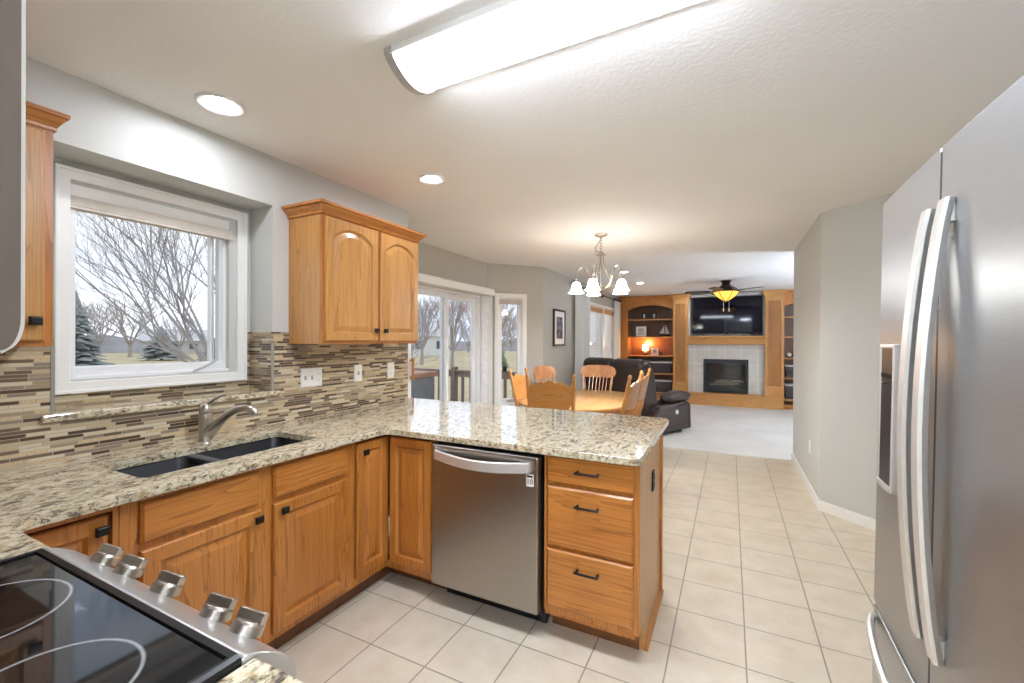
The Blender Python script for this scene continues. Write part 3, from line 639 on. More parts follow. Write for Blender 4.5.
# ------------------------------------------------------------------ upper cabinets
def upper(label, x0, x1, y0, y1, z0, z1, doors, ck, nm='wall_cabinet'):
    c = thing(nm, label, 'cabinet', ((x0 + x1) / 2, (y0 + y1) / 2, z0))
    mb = MB(); mb.box(x0, x1 - .02, y0, y1, z0, z1); mb.build('carcass', loakz, c)
    mb = MB(); ys = [y0] + [q for d in doors for q in (d[0] + .012, d[1] - .012)] + [y1]
    for a, b in zip(ys[::2], ys[1::2]): mb.box(x1 - .02, x1, a, b, z0, z1)
    for a, b in zip(ys[1::2], ys[2::2]): mb.box(x1 - .02, x1, a, b, z0, z0 + .03); mb.box(x1 - .02, x1, a, b, z1 - .04, z1)
    mb.build('face_frame', oakz, c)
    for a, b, ky in doors:
        mb = MB(); door_loops(mb, (x1, a, z0 + .018), (0, 1, 0), (0, 0, 1), XP, b - a, z1 - z0 - .034, arch=.06, fr=.052); d = mb.build('door', loakz, c); knob(d, (x1 + .02, ky, z0 + .085), XP)
    prof = [(0, 0), (.012, 0), (.014, .012), (.022, .020), (.036, .032), (.046, .046), (.060, .048), (.060, .062), (0, .062)]
    L = []
    for e, z in prof:
        e *= ck
        L.append([(x0, y0 - e, z1 - .004 + z), (x1 + e, y0 - e, z1 - .004 + z), (x1 + e, y1 + e, z1 - .004 + z), (x0, y1 + e, z1 - .004 + z)])
    mb = MB(); mb.loops(L); mb.build('crown_moulding', oaky, c)
    return c
upper('oak wall cabinet with two arched doors between the kitchen window and the sliding door', WX + .002, -2.08, 1.722, 2.560, 1.356, 2.108, [(1.737, 2.145, 2.115), (2.168, 2.552, 2.198)], .85)
upper('oak wall cabinet left of the kitchen window, cut off by the microwave', WX + .002, -2.08, -.1, .622, 1.353, 2.095, [(-.08, .597, .570)], .55)

# ------------------------------------------------------------------ fridge
fr = thing('refrigerator', 'stainless french door refrigerator with bowed handles at the right of the photo', 'refrigerator', (.78, 1.25, 0))
fs = steel_m; fdark = plain('fridge_grey', (120, 121, 122), .45)
lean = math.radians(.85)
def LX(x, z): return x + (z - .9) * math.tan(lean)
def leanbox(mb, x0, x1, y0, y1, z0, z1): return mb.loops([[(LX(x, z), y, z) for x, y in ((x0, y0), (x1, y0), (x1, y1), (x0, y1))] for z in (z0, z1)])
mb = MB(); leanbox(mb, .468, 1.15, .803, 1.697, .03, 1.775); mb.build('cabinet', fdark, fr)
def fdoor(nm, y0, y1, z0, z1, bulge=.010):
    mb = MB(); N = 10; L = []
    for i in range(N + 1):
        y = y0 + (y1 - y0) * i / N; yc = (y - 1.25) / .45; L.append((.393 + bulge * yc * yc, y))
    pts = L + [(.460, y1), (.460, y0)]
    mb.loops([[(LX(x, z), y, z) for x, y in pts] for z in (z0, z1)])
    return mb.build(nm, fs, fr, smooth=True, bev=.003, seg=2, ang=.5)
dl = fdoor('door', 1.258, 1.70, .585, 1.80); dr_ = fdoor('door', .80, 1.252, .585, 1.80); fz = fdoor('freezer_drawer', .80, 1.70, .06, .573)
mb = MB(); leanbox(mb, .3932, .47, 1.2505, 1.2600, .59, 1.790); mb.build('dark_seam_strip', blackp, fr)  # black strip flush with the doors, standing for the seam's shade
mb = MB(); leanbox(mb, .425, .47, .81, 1.69, .565, .592); mb.build('dark_seam_strip', blackp, fr)
mb = MB(); leanbox(mb, .43, .46, .803, 1.697, .02, .06); mb.build('base_grille', blackp, fr)
for y in (.86, 1.64):
    for x in (.50, 1.1): mb = MB(); mb.cyl((x, y, 0), (x, y, .035), .02); mb.build('foot', blackp, fr)
def vhandle(door, y, z0, z1):
    mb = MB(); N = 18; L = []
    for i in range(N + 1):
        q = i / N; z = z0 + (z1 - z0) * q; b = math.sin(PI * q) ** .8; x = LX(.388, z) - .004 - .034 * b; hy = .0165; hx = .009
        L.append([(x - hx, y - hy, z), (x - hx, y + hy, z), (x - hx * .2, y + hy + .002, z), (x + hx, y + hy * .8, z), (x + hx, y - hy * .8, z), (x - hx * .2, y - hy - .002, z)])
    mb.loops(L); h_ = mb.build('door_handle', handle_m, door, smooth=True, ang=.5)
    for z in (z0 + .03, z1 - .03):
        mb = MB(); mb.box(LX(.388, z) - .012, LX(.40, z), y - .010, y + .010, z - .018, z + .018); mb.build('mount', handle_m, h_)
vhandle(dl, 1.284, .72, 1.672); vhandle(dr_, 1.194, .72, 1.672)
mb = MB(); N = 18; L = []
for i in range(N + 1):
    q = i / N; y = .86 + (1.665 - .86) * q; b = math.sin(PI * q) ** .7; x = .386 - .048 * b; z = .545
    L.append([(x + .010 * math.cos(a), y, z + .015 * math.sin(a)) for a in [2 * PI * k / 8 for k in range(8)]])
mb.loops(L); h_ = mb.build('drawer_handle', handle_m, fz, smooth=True)
# water and ice dispenser: frame, recessed bay, control strip
x = .3905
def dfx(z, d=0): return LX(x + d, z)
Y0, Y1, Z0, Z1 = 1.495, 1.618, .970, 1.372
mb = MB()
def ring(i, d): return [(dfx(z, d), y, z) for y, z in ((Y0 + i, Z0 + i), (Y1 - i, Z0 + i), (Y1 - i, Z1 - i), (Y0 + i, Z1 - i))]
mb.loops([ring(0, .012), ring(0, -.006), ring(.008, -.008), ring(.012, -.004), ring(.012, .012)], False, False); mb.build('dispenser_frame', handle_m, dl, bev=.002)
mb = MB(); mb.loops([[(dfx(z, d), y, z) for y, z in ((Y0 + .01, 1.265), (Y1 - .01, 1.265), (Y1 - .01, Z1 - .01), (Y0 + .01, Z1 - .01))] for d in (.012, -.004)]); mb.build('dispenser_display', blackp, dl)
mb = MB(); mb.loops([[(dfx(z, -.001), y, z) for y, z in ((Y0 + .01, Z0 + .01), (Y1 - .01, Z0 + .01), (Y1 - .01, 1.262), (Y0 + .01, 1.262))], [(dfx(z, -.0045), y, z) for y, z in ((Y0 + .012, Z0 + .012), (Y1 - .012, Z0 + .012), (Y1 - .012, 1.26), (Y0 + .012, 1.26))]]); mb.build('dispenser_bay', plain('bay_black', (30, 28, 32), .3), dl)
mb = MB()
for k in range(5): mb.box(dfx(1.285, -.006), dfx(1.285, -.003), Y0 + .02 + k * .021, Y0 + .032 + k * .021, 1.278, 1.290)
mb.build('dispenser_buttons', chrome, dl)
mb = MB(); mb.loops([[(dfx(z, d), y, z) for y, z in ((Y0 + .006, Z0), (Y1 - .006, Z0), (Y1 - .006, Z0 + .014), (Y0 + .006, Z0 + .014))] for d in (.0, -.010)]); mb.build('drip_tray', handle_m, dl)

# ------------------------------------------------------------------ ceiling lights
bronze_m = plain('bronze', (58, 44, 36), .4, .5, .1)
endcap_m = plain('end_cap_grey', (190, 190, 189), .4, .4, .02)
fl = thing('fluorescent_light', 'long ceiling light with a curved white lens and metal end caps', 'ceiling light', (-.55, 1.29, CE))
X0, X1, Y0, Y1 = -1.128, .10, 1.192, 1.450
def lens(n, e=0): return [(Y0 + e + (Y1 - Y0 - 2 * e) * i / n, CE - .018 - (.064 - e) * math.sin(PI * i / n) ** .75) for i in range(n + 1)]
ls = lens(16, .004)
mb = MB(); mb.prism([(Y0 + .004, CE - .004), *ls, (Y1 - .004, CE - .004)], 0, X0 + .022, X1 - .022); mb.build('diffuser', emit('fluorescent_lens', (234, 242, 255), FLUO), fl, smooth=True, ang=.6)
for xa, xb in ((X0, X0 + .034), (X1 - .034, X1)):
    mb = MB(); mb.prism([(Y0 - .004, CE), (Y0 - .004, CE - .02), *lens(16, -.004), (Y1 + .004, CE - .02), (Y1 + .004, CE)], 0, xa, xb); mb.build('end_cap', endcap_m, fl, smooth=True, ang=.6)
mb = MB(); mb.box(X0 + .02, X1 - .02, Y0 - .002, Y0 + .006, CE - .025, CE); mb.box(X0 + .02, X1 - .02, Y1 - .006, Y1 + .002, CE - .025, CE); mb.build('housing_rail', white_m, fl)
fl.rotation_euler = (0, 0, math.radians(-1.0))
can_em = emit('can_lens', (240, 245, 255), CANS); can_trim = plain('can_trim', (232, 231, 228), .5)
CANL = [(-2.055, 1.155, 'large recessed light above the sink near the kitchen window'), (-1.755, 2.305, 'small recessed light in front of the arched wall cabinet'), (-1.46, 6.70, 'recessed light just right of the chandelier'), (-1.47, 8.09, 'recessed light between the chandelier and the ceiling fan'), (-.83, 9.95, 'recessed light in front of the left fireplace column'),
        (2.2, 8.6, None)]  # last entry is an added fill light, hidden by the right wall
for i, (cx, cy, lb) in enumerate(CANL):
    r = .098 if i == 0 else .085
    c = thing('recessed_light', lb or 'added recessed fill light, unseen in the living room', 'recessed light', (cx, cy, CE), 'recessed ceiling lights')
    mb = MB(); mb.lathe([(r, 0), (r, -.004), (r * .93, -.010), (r * .78, -.008), (r * .60, -.001)], (cx, cy, CE), 28, (0, 0, 1), False, False); mb.build('trim_ring', can_trim, c, smooth=True)
    mb = MB(); mb.lathe([(r * .60, -.001), (r * .58, -.003), (.002, -.004)], (cx, cy, CE), 24, (0, 0, 1), False, False); mb.build('lens', can_em, c)
# fill lights added to brighten the rooms, unseen behind the camera
bk = emit('back_fill_lens', (226, 238, 255), BACK_FILL)
for cx, cy in ((.6, -1.3), (1.2, -2.9)):
    c = thing('fill_dome', 'added fill light in a flush ceiling dome, unseen behind the camera', 'ceiling light', (cx, cy, CE), 'added fill lights behind the camera')
    mb = MB(); mb.lathe([(.25, 0), (.25, -.02), (.235, -.03)], (cx, cy, CE), 28, (0, 0, 1), True, False); mb.build('rim', nickel, c, smooth=True)
    mb = MB(); mb.lathe([(.235, -.025), (.2, -.06), (.11, -.085), (.002, -.092)], (cx, cy, CE), 28, (0, 0, 1), True, False); mb.build('dome', bk, c, smooth=True)

# uplighters added to brighten the ceilings, unseen behind camera and right wall
up_em = emit('fill_uplight_lens', (226, 238, 255), UP_FILL)
for tx, ty, lb in ((.5, -1.9, 'added ceiling uplighter, unseen behind the camera'), (2.9, 6.9, 'added ceiling uplighter, unseen in the living room behind the right hand wall')):
    c = thing('fill_uplighter', lb, 'fill light', (tx, ty, 0.006 if ty > 6 else 0)); q = Vector((tx, ty, .006 if ty > 6 else 0))
    mb = MB(); mb.lathe([(.15, 0), (.15, .015), (.03, .03), (.012, .05)], q, 24); mb.build('base', bronze_m, c, smooth=True)
    mb = MB(); mb.cyl(q + Vector((0, 0, .04)), q + Vector((0, 0, .95)), .012); mb.build('pole', bronze_m, c, smooth=True)
    mb = MB(); mb.lathe([(.015, .94), (.06, .95), (.14, 1.0), (.185, 1.06), (.180, 1.06), (.13, 1.007), (.05, .962)], q, 28, (0, 0, 1), True, False); mb.build('bowl', bronze_m, c, smooth=True)
    mb = MB(); mb.lathe([(.165, 1.045), (.002, 1.045)], q, 28, (0, 0, 1), False, True); mb.build('lens', up_em if ty < 0 else emit('fill_uplight_lens_living', (226, 238, 255), UP_FILL * 1.45), c)

# chandelier
CX, CY = -1.154, 4.251
ch = thing('chandelier', 'satin nickel chandelier with five frosted bell shades over the dining area', 'chandelier', (CX, CY, CE))
C0 = Vector((CX, CY, 0)); Fh = C0.normalized(); Rh = Vector((Fh.y, -Fh.x, 0))
def cp(r, a, z): return C0 + (Rh * math.cos(a) + Fh * math.sin(a)) * r + Vector((0, 0, z))
mb = MB(); mb.lathe([(.064, 0), (.064, -.008), (.050, -.018), (.018, -.024), (.010, -.040)], C0 + Vector((0, 0, CE)), 24); mb.build('canopy', nickel, ch, smooth=True)
mb = MB()
for k in range(5):
    c = C0 + Vector((0, 0, 2.395 - k * .028)); d = Rh if k % 2 else Fh
    mb.tube([c + d * .010 * math.cos(a) + Vector((0, 0, .018 * math.sin(a))) for a in [2 * PI * i / 10 for i in range(11)]], .0028, 6, False)
mb.build('chain', nickel, ch, smooth=True)
mb = MB(); mb.tube([cp(.0, 0, 2.40), cp(.02, PI, 2.36), cp(.055, PI, 2.31), cp(.05, PI, 2.275), cp(.015, PI, 2.27)], .0035, 6); mb.build('cord', nickel, ch, smooth=True)
mb = MB(); mb.lathe([(.008, 2.275), (.016, 2.268), (.030, 2.252), (.048, 2.240), (.050, 2.234), (.006, 2.236)], C0, 20); mb.build('cap', nickel, ch, smooth=True)
mb = MB(); mb.cyl(C0 + Vector((0, 0, 1.88)), C0 + Vector((0, 0, 2.24)), .006); mb.lathe([(.004, 1.862), (.016, 1.872), (.02, 1.885), (.036, 1.900), (.03, 1.915), (.01, 1.93)], C0, 18); mb.build('stem', nickel, ch, smooth=True)
sh_m = shade_glow('frosted_shade', (255, 250, 240), BULB)
for k in range(5):
    a = PI + k * 2 * PI / 5
    mb = MB(); mb.tube([cp(.022, a, 2.24), cp(.030, a, 2.17), cp(.065, a, 2.08), cp(.098, a, 2.01), cp(.096, a, 1.95), cp(.06, a, 1.915), cp(.02, a, 1.900)], .0055, 8)
    mb.tube([cp(.028, a, 1.905), cp(.09, a, 1.925), cp(.125, a, 1.985), cp(.140, a, 2.06), cp(.165, a, 2.105), cp(.198, a, 2.112), cp(.228, a, 2.085), cp(.240, a, 2.04), cp(.240, a, 1.985)], .006, 8)
    mb.tube([cp(.125, a, 2.02), cp(.115, a, 2.06), cp(.13, a, 2.09), cp(.148, a, 2.075), cp(.142, a, 2.05)], .004, 6); ar = mb.build('arm', nickel, ch, smooth=True)
    cc = cp(.24, a, 0); mb = MB(); mb.lathe([(.010, 2.0), (.024, 1.99), (.026, 1.965), (.022, 1.96)], cc, 16); mb.build('socket_cup', nickel, ar, smooth=True)
    mb = MB(); mb.lathe([(.026, 1.968), (.036, 1.955), (.046, 1.925), (.053, 1.895), (.066, 1.872), (.076, 1.862), (.073, 1.862), (.050, 1.893), (.042, 1.925), (.024, 1.962)], cc, 24); mb.build('lamp_shade', sh_m, ar, smooth=True)
    ld = bpy.data.lights.new('bulb', 'POINT'); ld.energy = 11; ld.color = (.93, .97, 1); ld.shadow_soft_size = .025; lo = bpy.data.objects.new('bulb', ld); COL.objects.link(lo); lo.location = cp(.24, a, 1.885 - CE) - C0; lo.parent = ch

# ceiling fan
fx, fy = -.073, 8.43
fn = thing('ceiling_fan', 'dark bronze ceiling fan with an amber glass bowl light in the living room', 'ceiling fan', (fx, fy, CE)); FC = Vector((fx, fy, 0))
bronze = bronze_m
mb = MB(); mb.lathe([(.085, CE), (.085, 2.42), (.062, 2.405), (.075, 2.36), (.08, 2.35)], FC, 20); mb.build('canopy', bronze, fn, smooth=True)
mb = MB(); mb.lathe([(.06, 2.37), (.10, 2.35), (.16, 2.31), (.215, 2.265), (.222, 2.25), (.20, 2.245), (.02, 2.245)], FC, 6); mb.build('motor_housing', bronze, fn)
mb = MB(); mb.lathe([(.205, 2.245), (.19, 2.22), (.14, 2.165), (.08, 2.12), (.02, 2.085), (.004, 2.082)], FC, 6, (0, 0, 1), True, False); gb = mb.build('glass_bowl', shade_glow('amber_glass', (236, 176, 70), 1.0), fn)
mb = MB()
for k in range(6):
    a = 2 * PI * k / 6; d = Vector((math.cos(a), math.sin(a), 0)); mb.tube([FC + d * r + Vector((0, 0, z)) for r, z in ((.208, 2.247), (.192, 2.219), (.142, 2.162), (.08, 2.116), (.02, 2.08))], .006, 6)
mb.sph((fx, fy, 2.078), .014, 10, 8); mb.build('bowl_ribs', bronze, gb)
for k in range(5):
    a = math.radians(36 + 72 * k); d = Vector((math.cos(a), math.sin(a), 0)); e = Vector((-d.y, d.x, 0)); up = Vector((0, 0, 1)); en = (e + up * .2).normalized(); nn = d.cross(en)
    c = FC + Vector((0, 0, 2.262)); mb = MB()
    if True:
        pts = [(.26, -.05), (.60, -.068), (.66, -.05), (.675, 0), (.66, .05), (.60, .068), (.26, .05)]
        mb.loops([[c + d * r + en * w + nn * z for r, w in pts] for z in (-.004, .004)])
    bl = mb.build('blade', plain('blade_wood', (84, 62, 48), .4) if k == 0 else bpy.data.materials['blade_wood'], fn)
    mb = MB(); mb.loops([[c + d * r + en * w + nn * z for r, w in ((.17, -.02), (.34, -.035), (.36, 0), (.34, .035), (.17, .02))] for z in (-.010, -.004)]); mb.build('blade_iron', bronze, bl)
for s_ in (-.04, .05):
    p = FC + Rh * s_; mb = MB(); mb.cyl(p + Vector((0, 0, 2.13)), p + Vector((0, 0, 1.96)), .003, n=6); mb.lathe([(.003, 1.96), (.012, 1.945), (.014, 1.915), (.004, 1.905)], p, 10); mb.build('pull_chain', nickel, fn)
# ================================================================== living room
BY = 10.40
def wtile():
    t = NT('surround_tile'); c = t.new('TexCoord'); s = t.new('SeparateXYZ', {0: c.outputs['Object']})
    fs_ = [t.math('FRACT', t.math('DIVIDE', t.math('ADD', s.outputs[i], o_), .305)) for i, o_ in ((0, .0), (2, .02))]
    e = t.math('MINIMUM', *[t.math('MINIMUM', q, t.math('SUBTRACT', 1.0, q)) for q in fs_])
    g = t.ramp(e, [(.012, (0, 0, 0, 1)), (.022, (1, 1, 1, 1))]); n = t.noise(t.coords(), 5, 4)
    col = t.mix(g, srgb(226, 222, 214), t.ramp(n, [(.3, srgb(196, 191, 182)), (.7, srgb(212, 207, 198))]))
    return t.finish(col, .35, 0, g, .001, .3)
def bookcase(label, xo0, xo1, xs0, xs1, shelves, base_top):
    b = thing('bookcase', label, 'bookcase', ((xo0 + xo1) / 2, BY + .2, 0))
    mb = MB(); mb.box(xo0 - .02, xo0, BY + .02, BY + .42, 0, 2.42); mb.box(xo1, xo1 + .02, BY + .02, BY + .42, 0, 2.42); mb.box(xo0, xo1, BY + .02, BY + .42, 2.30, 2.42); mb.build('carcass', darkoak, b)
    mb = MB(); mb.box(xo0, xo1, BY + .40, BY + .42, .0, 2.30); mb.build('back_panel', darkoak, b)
    N = 14; w = xo1 - xo0; za, zb = 2.098, 2.215
    A = [(xo0 + w * i / N, za + (zb - za) * (1 - (2 * i / N - 1) ** 2) ** .8) for i in range(N + 1)]
    mb = MB(); mb.prism([(xs0, 0), (xo0, 0)] + A + [(xo1, 0), (xs1, 0), (xs1, 2.438), (xs0, 2.438)], 1, BY, BY + .02)
    ff = mb.build('face_frame', oakz, b)
    mb = MB(); mb.prism([(BY - .03, 2.436), (BY - .03, 2.415), (BY - .012, 2.38), (BY, 2.37), (BY, 2.436)], 0, xs0, xs1); mb.build('crown_moulding', oakx, b)
    for z in shelves: mb = MB(); mb.box(xo0 + .001, xo1 - .001, BY + .012, BY + .40, z - .028, z); mb.build('shelf', loakx, b, bev=.003)
    mb = MB(); mb.box(xo0, xo1, BY + .005, BY + .40, 0, .10); mb.build('plinth', oakx, b)
    return b
SH = (1.899, 1.493, 1.054, .648, .21)
bookcase('tall oak bookcase with an arched top left of the fireplace', -2.165, -1.160, -2.385, -1.155, SH, .2)
bookcase('tall oak bookcase right of the fireplace, half hidden by the wall', .982, 1.99, .965, 2.11, SH, .2)
fp = thing('fireplace', 'oak fireplace surround with fluted columns, pale tile and a raised hearth', 'fireplace', (-.1, BY, 0))
def column(x0, x1, nm):
    n = 6; g = .024; fw = (x1 - x0) / (n * 2 + 1) * .9; pts = [(x0, BY + .02), (x0, BY - .07)]
    st = x0 + (x1 - x0) * .14; pw = (x1 - x0) * .72 / n
    for i in range(n):
        a = st + i * pw; pts += [(a + pw * .15, BY - .07), (a + pw * .3, BY - .07 + g), (a + pw * .7, BY - .07 + g), (a + pw * .85, BY - .07)]
    pts += [(x1, BY - .07), (x1, BY + .02)]
    mb = MB(); mb.prism(pts, 2, .47, 2.22); mb.box(x0 - .006, x1 + .006, BY - .078, BY + .02, .27, .47); mb.box(x0 - .006, x1 + .006, BY - .078, BY + .02, 2.22, 2.31)
    c = mb.build('column', loakz, fp)
    mb = MB(); L = [[(x0 - e, BY - .078 - e, z), (x1 + e, BY - .078 - e, z), (x1 + e, BY + .02, z), (x0 - e, BY + .02, z)] for e, z in ((.006, 2.31), (.012, 2.32), (.02, 2.34), (.045, 2.385), (.055, 2.40), (.055, 2.436))]
    mb.loops(L); mb.build('capital', loakx, c)
column(-1.150, -.838, 'l'); column(.642, .962, 'r')
mb = MB(); mb.box(-.838, -.52, BY + .03, BY + .05, .27, 1.32); mb.box(.336, .642, BY + .03, BY + .05, .27, 1.32); mb.box(-.52, .336, BY + .03, BY + .05, .99, 1.32); mb.build('tile_surround', wtile(), fp)
mb = MB(); mb.box(-.836, .640, BY - .15, BY + .03, 1.47, 1.502); mb.prism([(BY - .145, 1.47), (BY - .11, 1.43), (BY - .10, 1.33), (BY - .02, 1.315), (BY + .03, 1.315), (BY + .03, 1.47)], 0, -.836, .640); mb.build('mantel_shelf', loakx, fp)
mb = MB(); mb.box(-1.16, .965, BY - .13, BY + .05, 0, .235); mb.box(-1.18, .980, BY - .15, BY + .05, .235, .27); mb.build('hearth', loakx, fp, bev=.006)
mb = MB(); mb.box(-.838, .642, BY + .30, BY + .32, 1.502, 2.40); mb.box(-.838, -.80, BY + .02, BY + .32, 1.502, 2.40); mb.box(.604, .642, BY + .02, BY + .32, 1.502, 2.40); mb.box(-.80, .604, BY + .02, BY + .30, 2.36, 2.42); mb.box(-.80, .604, BY + .05, BY + .30, 1.48, 1.502); mb.build('niche', plain('niche_paint', (190, 188, 184), .6), fp)
fbm = plain('firebox_black', (30, 32, 36), .4)
mb = MB(); mb.loops([[(x, y, z) for x, z in ((-.526 + i, .285 + i2), (.342 - i, .285 + i2), (.342 - i, 1.0 - i3), (-.526 + i, 1.0 - i3))] for i, i2, i3, y in ((0, 0, 0, BY + .03), (0, 0, 0, BY + .005), (.05, .10, .09, BY + .005), (.05, .10, .09, BY + .03))], False, False); ib = mb.build('insert_frame', fbm, fp)
mb = MB(); mb.loops([[(x, y, z) for x, z in ((-.476, .385), (.292, .385), (.292, .91), (-.476, .91))] for y in (BY + .03, BY + .30)][::-1], True, False); mb.build('firebox', plain('firebox_inner', (62, 60, 60), .7), ib)
random.seed(5)
logm = plain('ceramic_log', (120, 108, 98), .8, 0, .35, 40)
for i in range(6):
    x = -.30 + i * .085 + random.uniform(-.03, .03); y = BY + .12 + random.uniform(0, .08); z = .42 + (i % 3) * .045; a = random.uniform(-.6, .6)
    mb = MB(); mb.tube([(x - .14 * math.cos(a), y - .05 * math.sin(a), z), (x, y, z + .02), (x + .14 * math.cos(a), y + .05 * math.sin(a), z + .01)], [.022, .03, .02], 8); mb.build('log', logm, ib, smooth=True)
mb = MB(); mb.box(-.476, .292, BY + .022, BY + .025, .385, .91); mb.build('glass_front', glass_m, ib)
tv = thing('television', 'large black flat screen television in the niche above the mantel', 'television', (-.08, BY + .08, 1.55))
mb = MB(); mb.box(-.765, .600, BY + .06, BY + .11, 1.560, 2.345); mb.build('casing', blackp, tv, bev=.006)
mb = MB(); mb.box(-.752, .587, BY + .056, BY + .061, 1.578, 2.333); mb.build('screen', plain('tv_screen', (12, 9, 24), .05, Specular_IOR_Level=.25), tv)
mb = MB(); mb.box(-.25, .09, BY + .02, BY + .14, 1.502, 1.512); mb.box(-.12, -.04, BY + .08, BY + .10, 1.512, 1.57); mb.build('stand', blackp, tv)
sbm = plain('soundbar_grey', (150, 148, 146), .5)
t_ = thing('soundbar', 'low grey sound bar on the mantel under the television', 'sound bar', (0, BY - .05, 1.502)); mb = MB(); mb.box(-.55, .40, BY - .08, BY - .02, 1.502, 1.545); mb.build('cabinet', sbm, t_, bev=.008)
mb = MB(); mb.box(-.549, .399, BY - .083, BY - .079, 1.508, 1.540); mb.build('grille', plain('grille_grey', (120, 118, 116), .8), t_)
# things on the shelves
t_ = thing('radio', 'black radio with two pale dials on the top shelf of the left bookcase', 'radio', (-1.70, BY + .15, 1.899))
mb = MB(); mb.box(-1.87, -1.52, BY + .08, BY + .24, 1.899, 2.045); mb.build('case', blackp, t_, bev=.012)
for x in (-1.81, -1.585): mb = MB(); mb.box(x - .022, x + .022, BY + .075, BY + .082, 1.925, 2.02); mb.build('dial', plain('dial_grey', (180, 180, 178), .4), t_, bev=.003)
def photo(label, cx, z, w, h, fw, y, mat, art, nm='picture_frame'):
    t = thing(nm, label, 'picture frame', (cx, y, z)); mb = MB()
    mb.loops([[(x, yy, zz) for x, zz in ((cx - w / 2 + i, z + i), (cx + w / 2 - i, z + i), (cx + w / 2 - i, z + h - i), (cx - w / 2 + i, z + h - i))] for i, yy in ((0, y + .02), (0, y), (fw, y), (fw, y + .008))], True, False); mb.build('frame', mat, t)
    mb = MB(); mb.box(cx - w / 2 + fw, cx + w / 2 - fw, y + .006, y + .009, z + fw, z + h - fw); mb.build('print', art, t); return t
def artmat(name, a, b, scale=9):
    t = NT(name); n = t.noise(t.coords(), scale, 4, .6); return t.finish(t.ramp(n, [(.42, srgb(*a)), (.58, srgb(*b))]), .5)
photo('square pale framed print on the second shelf of the left bookcase', -1.885, 1.495, .235, .235, .045, BY + .12, plain('frame_pale', (216, 210, 200), .5), artmat('grey_print', (150, 152, 156), (206, 204, 200)))
photo('small pale photo frame beside the lit lamp on the third shelf', -1.575, 1.056, .155, .165, .03, BY + .12, bpy.data.materials['frame_pale'], artmat('photo_print', (110, 100, 92), (190, 176, 160), 16))
t_ = thing('model_sailboat', 'model sailboat with two pale sails on the second shelf', 'model boat', (-1.36, BY + .14, 1.495))
mb = MB(); L = [[(x, BY + .14 + s_ * w, z) for s_, z in ((-1, 1.545), (-.6, 1.51), (0, 1.497), (.6, 1.51), (1, 1.545))] for x, w in ((-1.47, .012), (-1.42, .032), (-1.36, .038), (-1.29, .03), (-1.235, .006))]; mb.loops(L); mb.build('hull', plain('hull_dark', (52, 38, 30), .4), t_)
mb = MB(); mb.cyl((-1.355, BY + .14, 1.53), (-1.355, BY + .14, 1.80), .005, .003, 8); mb.build('mast', plain('mast_wood', (96, 70, 46), .5), t_)
sail = plain('sail_cloth', (196, 190, 178), .8)
for P3 in (((-1.362, 1.56), (-1.475, 1.565), (-1.372, 1.745)), ((-1.345, 1.555), (-1.245, 1.56), (-1.345, 1.775))):
    mb = MB(); mb.loops([[(x, y, z) for x, z in P3] for y in (BY + .138, BY + .142)]); mb.build('sail', sail, t_)
t_ = thing('table_lamp', 'small lit table lamp with a white shade on the third shelf', 'table lamp', (-1.795, BY + .16, 1.056)); lc = Vector((-1.795, BY + .16, 0))
mb = MB(); mb.lathe([(.055, 1.056), (.058, 1.066), (.03, 1.078), (.048, 1.095), (.058, 1.115), (.045, 1.14), (.012, 1.155), (.008, 1.18)], lc, 18); mb.build('base', bronze, t_, smooth=True)
mb = MB(); mb.lathe([(.072, 1.165), (.066, 1.30), (.063, 1.30), (.069, 1.167)], lc, 24, (0, 0, 1), False, False); mb.build('lamp_shade', shade_glow('lit_shade', (255, 226, 170), 3.0), t_, smooth=True)
ld = bpy.data.lights.new('lamp_bulb', 'POINT'); ld.energy = 20; ld.color = (1, .52, .15); ld.shadow_soft_size = .03; lo = bpy.data.objects.new('lamp_bulb', ld); COL.objects.link(lo); lo.location = Vector((0, 0, .27)); lo.parent = t_
t_ = thing('ornament', 'small dark round pot next to the photo frame on the third shelf', 'ornament', (-1.445, BY + .15, 1.056)); mb = MB(); mb.lathe([(.02, 1.056), (.035, 1.07), (.04, 1.10), (.028, 1.125), (.024, 1.14), (.02, 1.14), (.024, 1.11), (.015, 1.07)], (-1.445, BY + .15, 0), 16); mb.build('pot', plain('pot_dark', (60, 36, 26), .4), t_, smooth=True)
t_ = thing('ornament', 'round white ball on a stand beside a dark block in the right bookcase', 'ornament', (1.10, BY + .13, 1.056)); mb = MB(); mb.lathe([(.03, 1.056), (.03, 1.062), (.012, 1.07), (.012, 1.08)], (1.08, BY + .13, 0), 14); mb.build('stand', blackp, t_); mb = MB(); mb.sph((1.08, BY + .13, 1.118), .042, 16, 10); mb.build('ball', plain('ball_white', (226, 216, 204), .5), t_, smooth=True)
t_ = thing('ornament', 'dark block beside the white ball in the right bookcase', 'ornament', (1.17, BY + .17, 1.056)); mb = MB(); mb.box(1.135, 1.20, BY + .13, BY + .20, 1.056, 1.15); mb.build('block', blackp, t_, bev=.01)
binm = plain('bin_charcoal', (58, 54, 54), .7, 0, .08, 120); lidm = plain('bin_lid', (206, 206, 204), .4)
def sbin(x0, x1, z, h, label):
    t = thing('storage_bin', label, 'storage bin', ((x0 + x1) / 2, BY + .2, z), 'charcoal bins in the bookcases')
    y0, y1 = BY + .03, BY + .36; mb = MB(); mb.loops([[(x0 + i, y0 + i, q), (x1 - i, y0 + i, q), (x1 - i, y1 - i, q), (x0 + i, y1 - i, q)] for i, q in ((.02, z), (.004, z + h))]); mb.build('body', binm, t, bev=.01)
    mb = MB(); mb.box(x0, x1, y0 - .004, y1, z + h, z + h + .028); mb.build('lid', lidm, t, bev=.006)
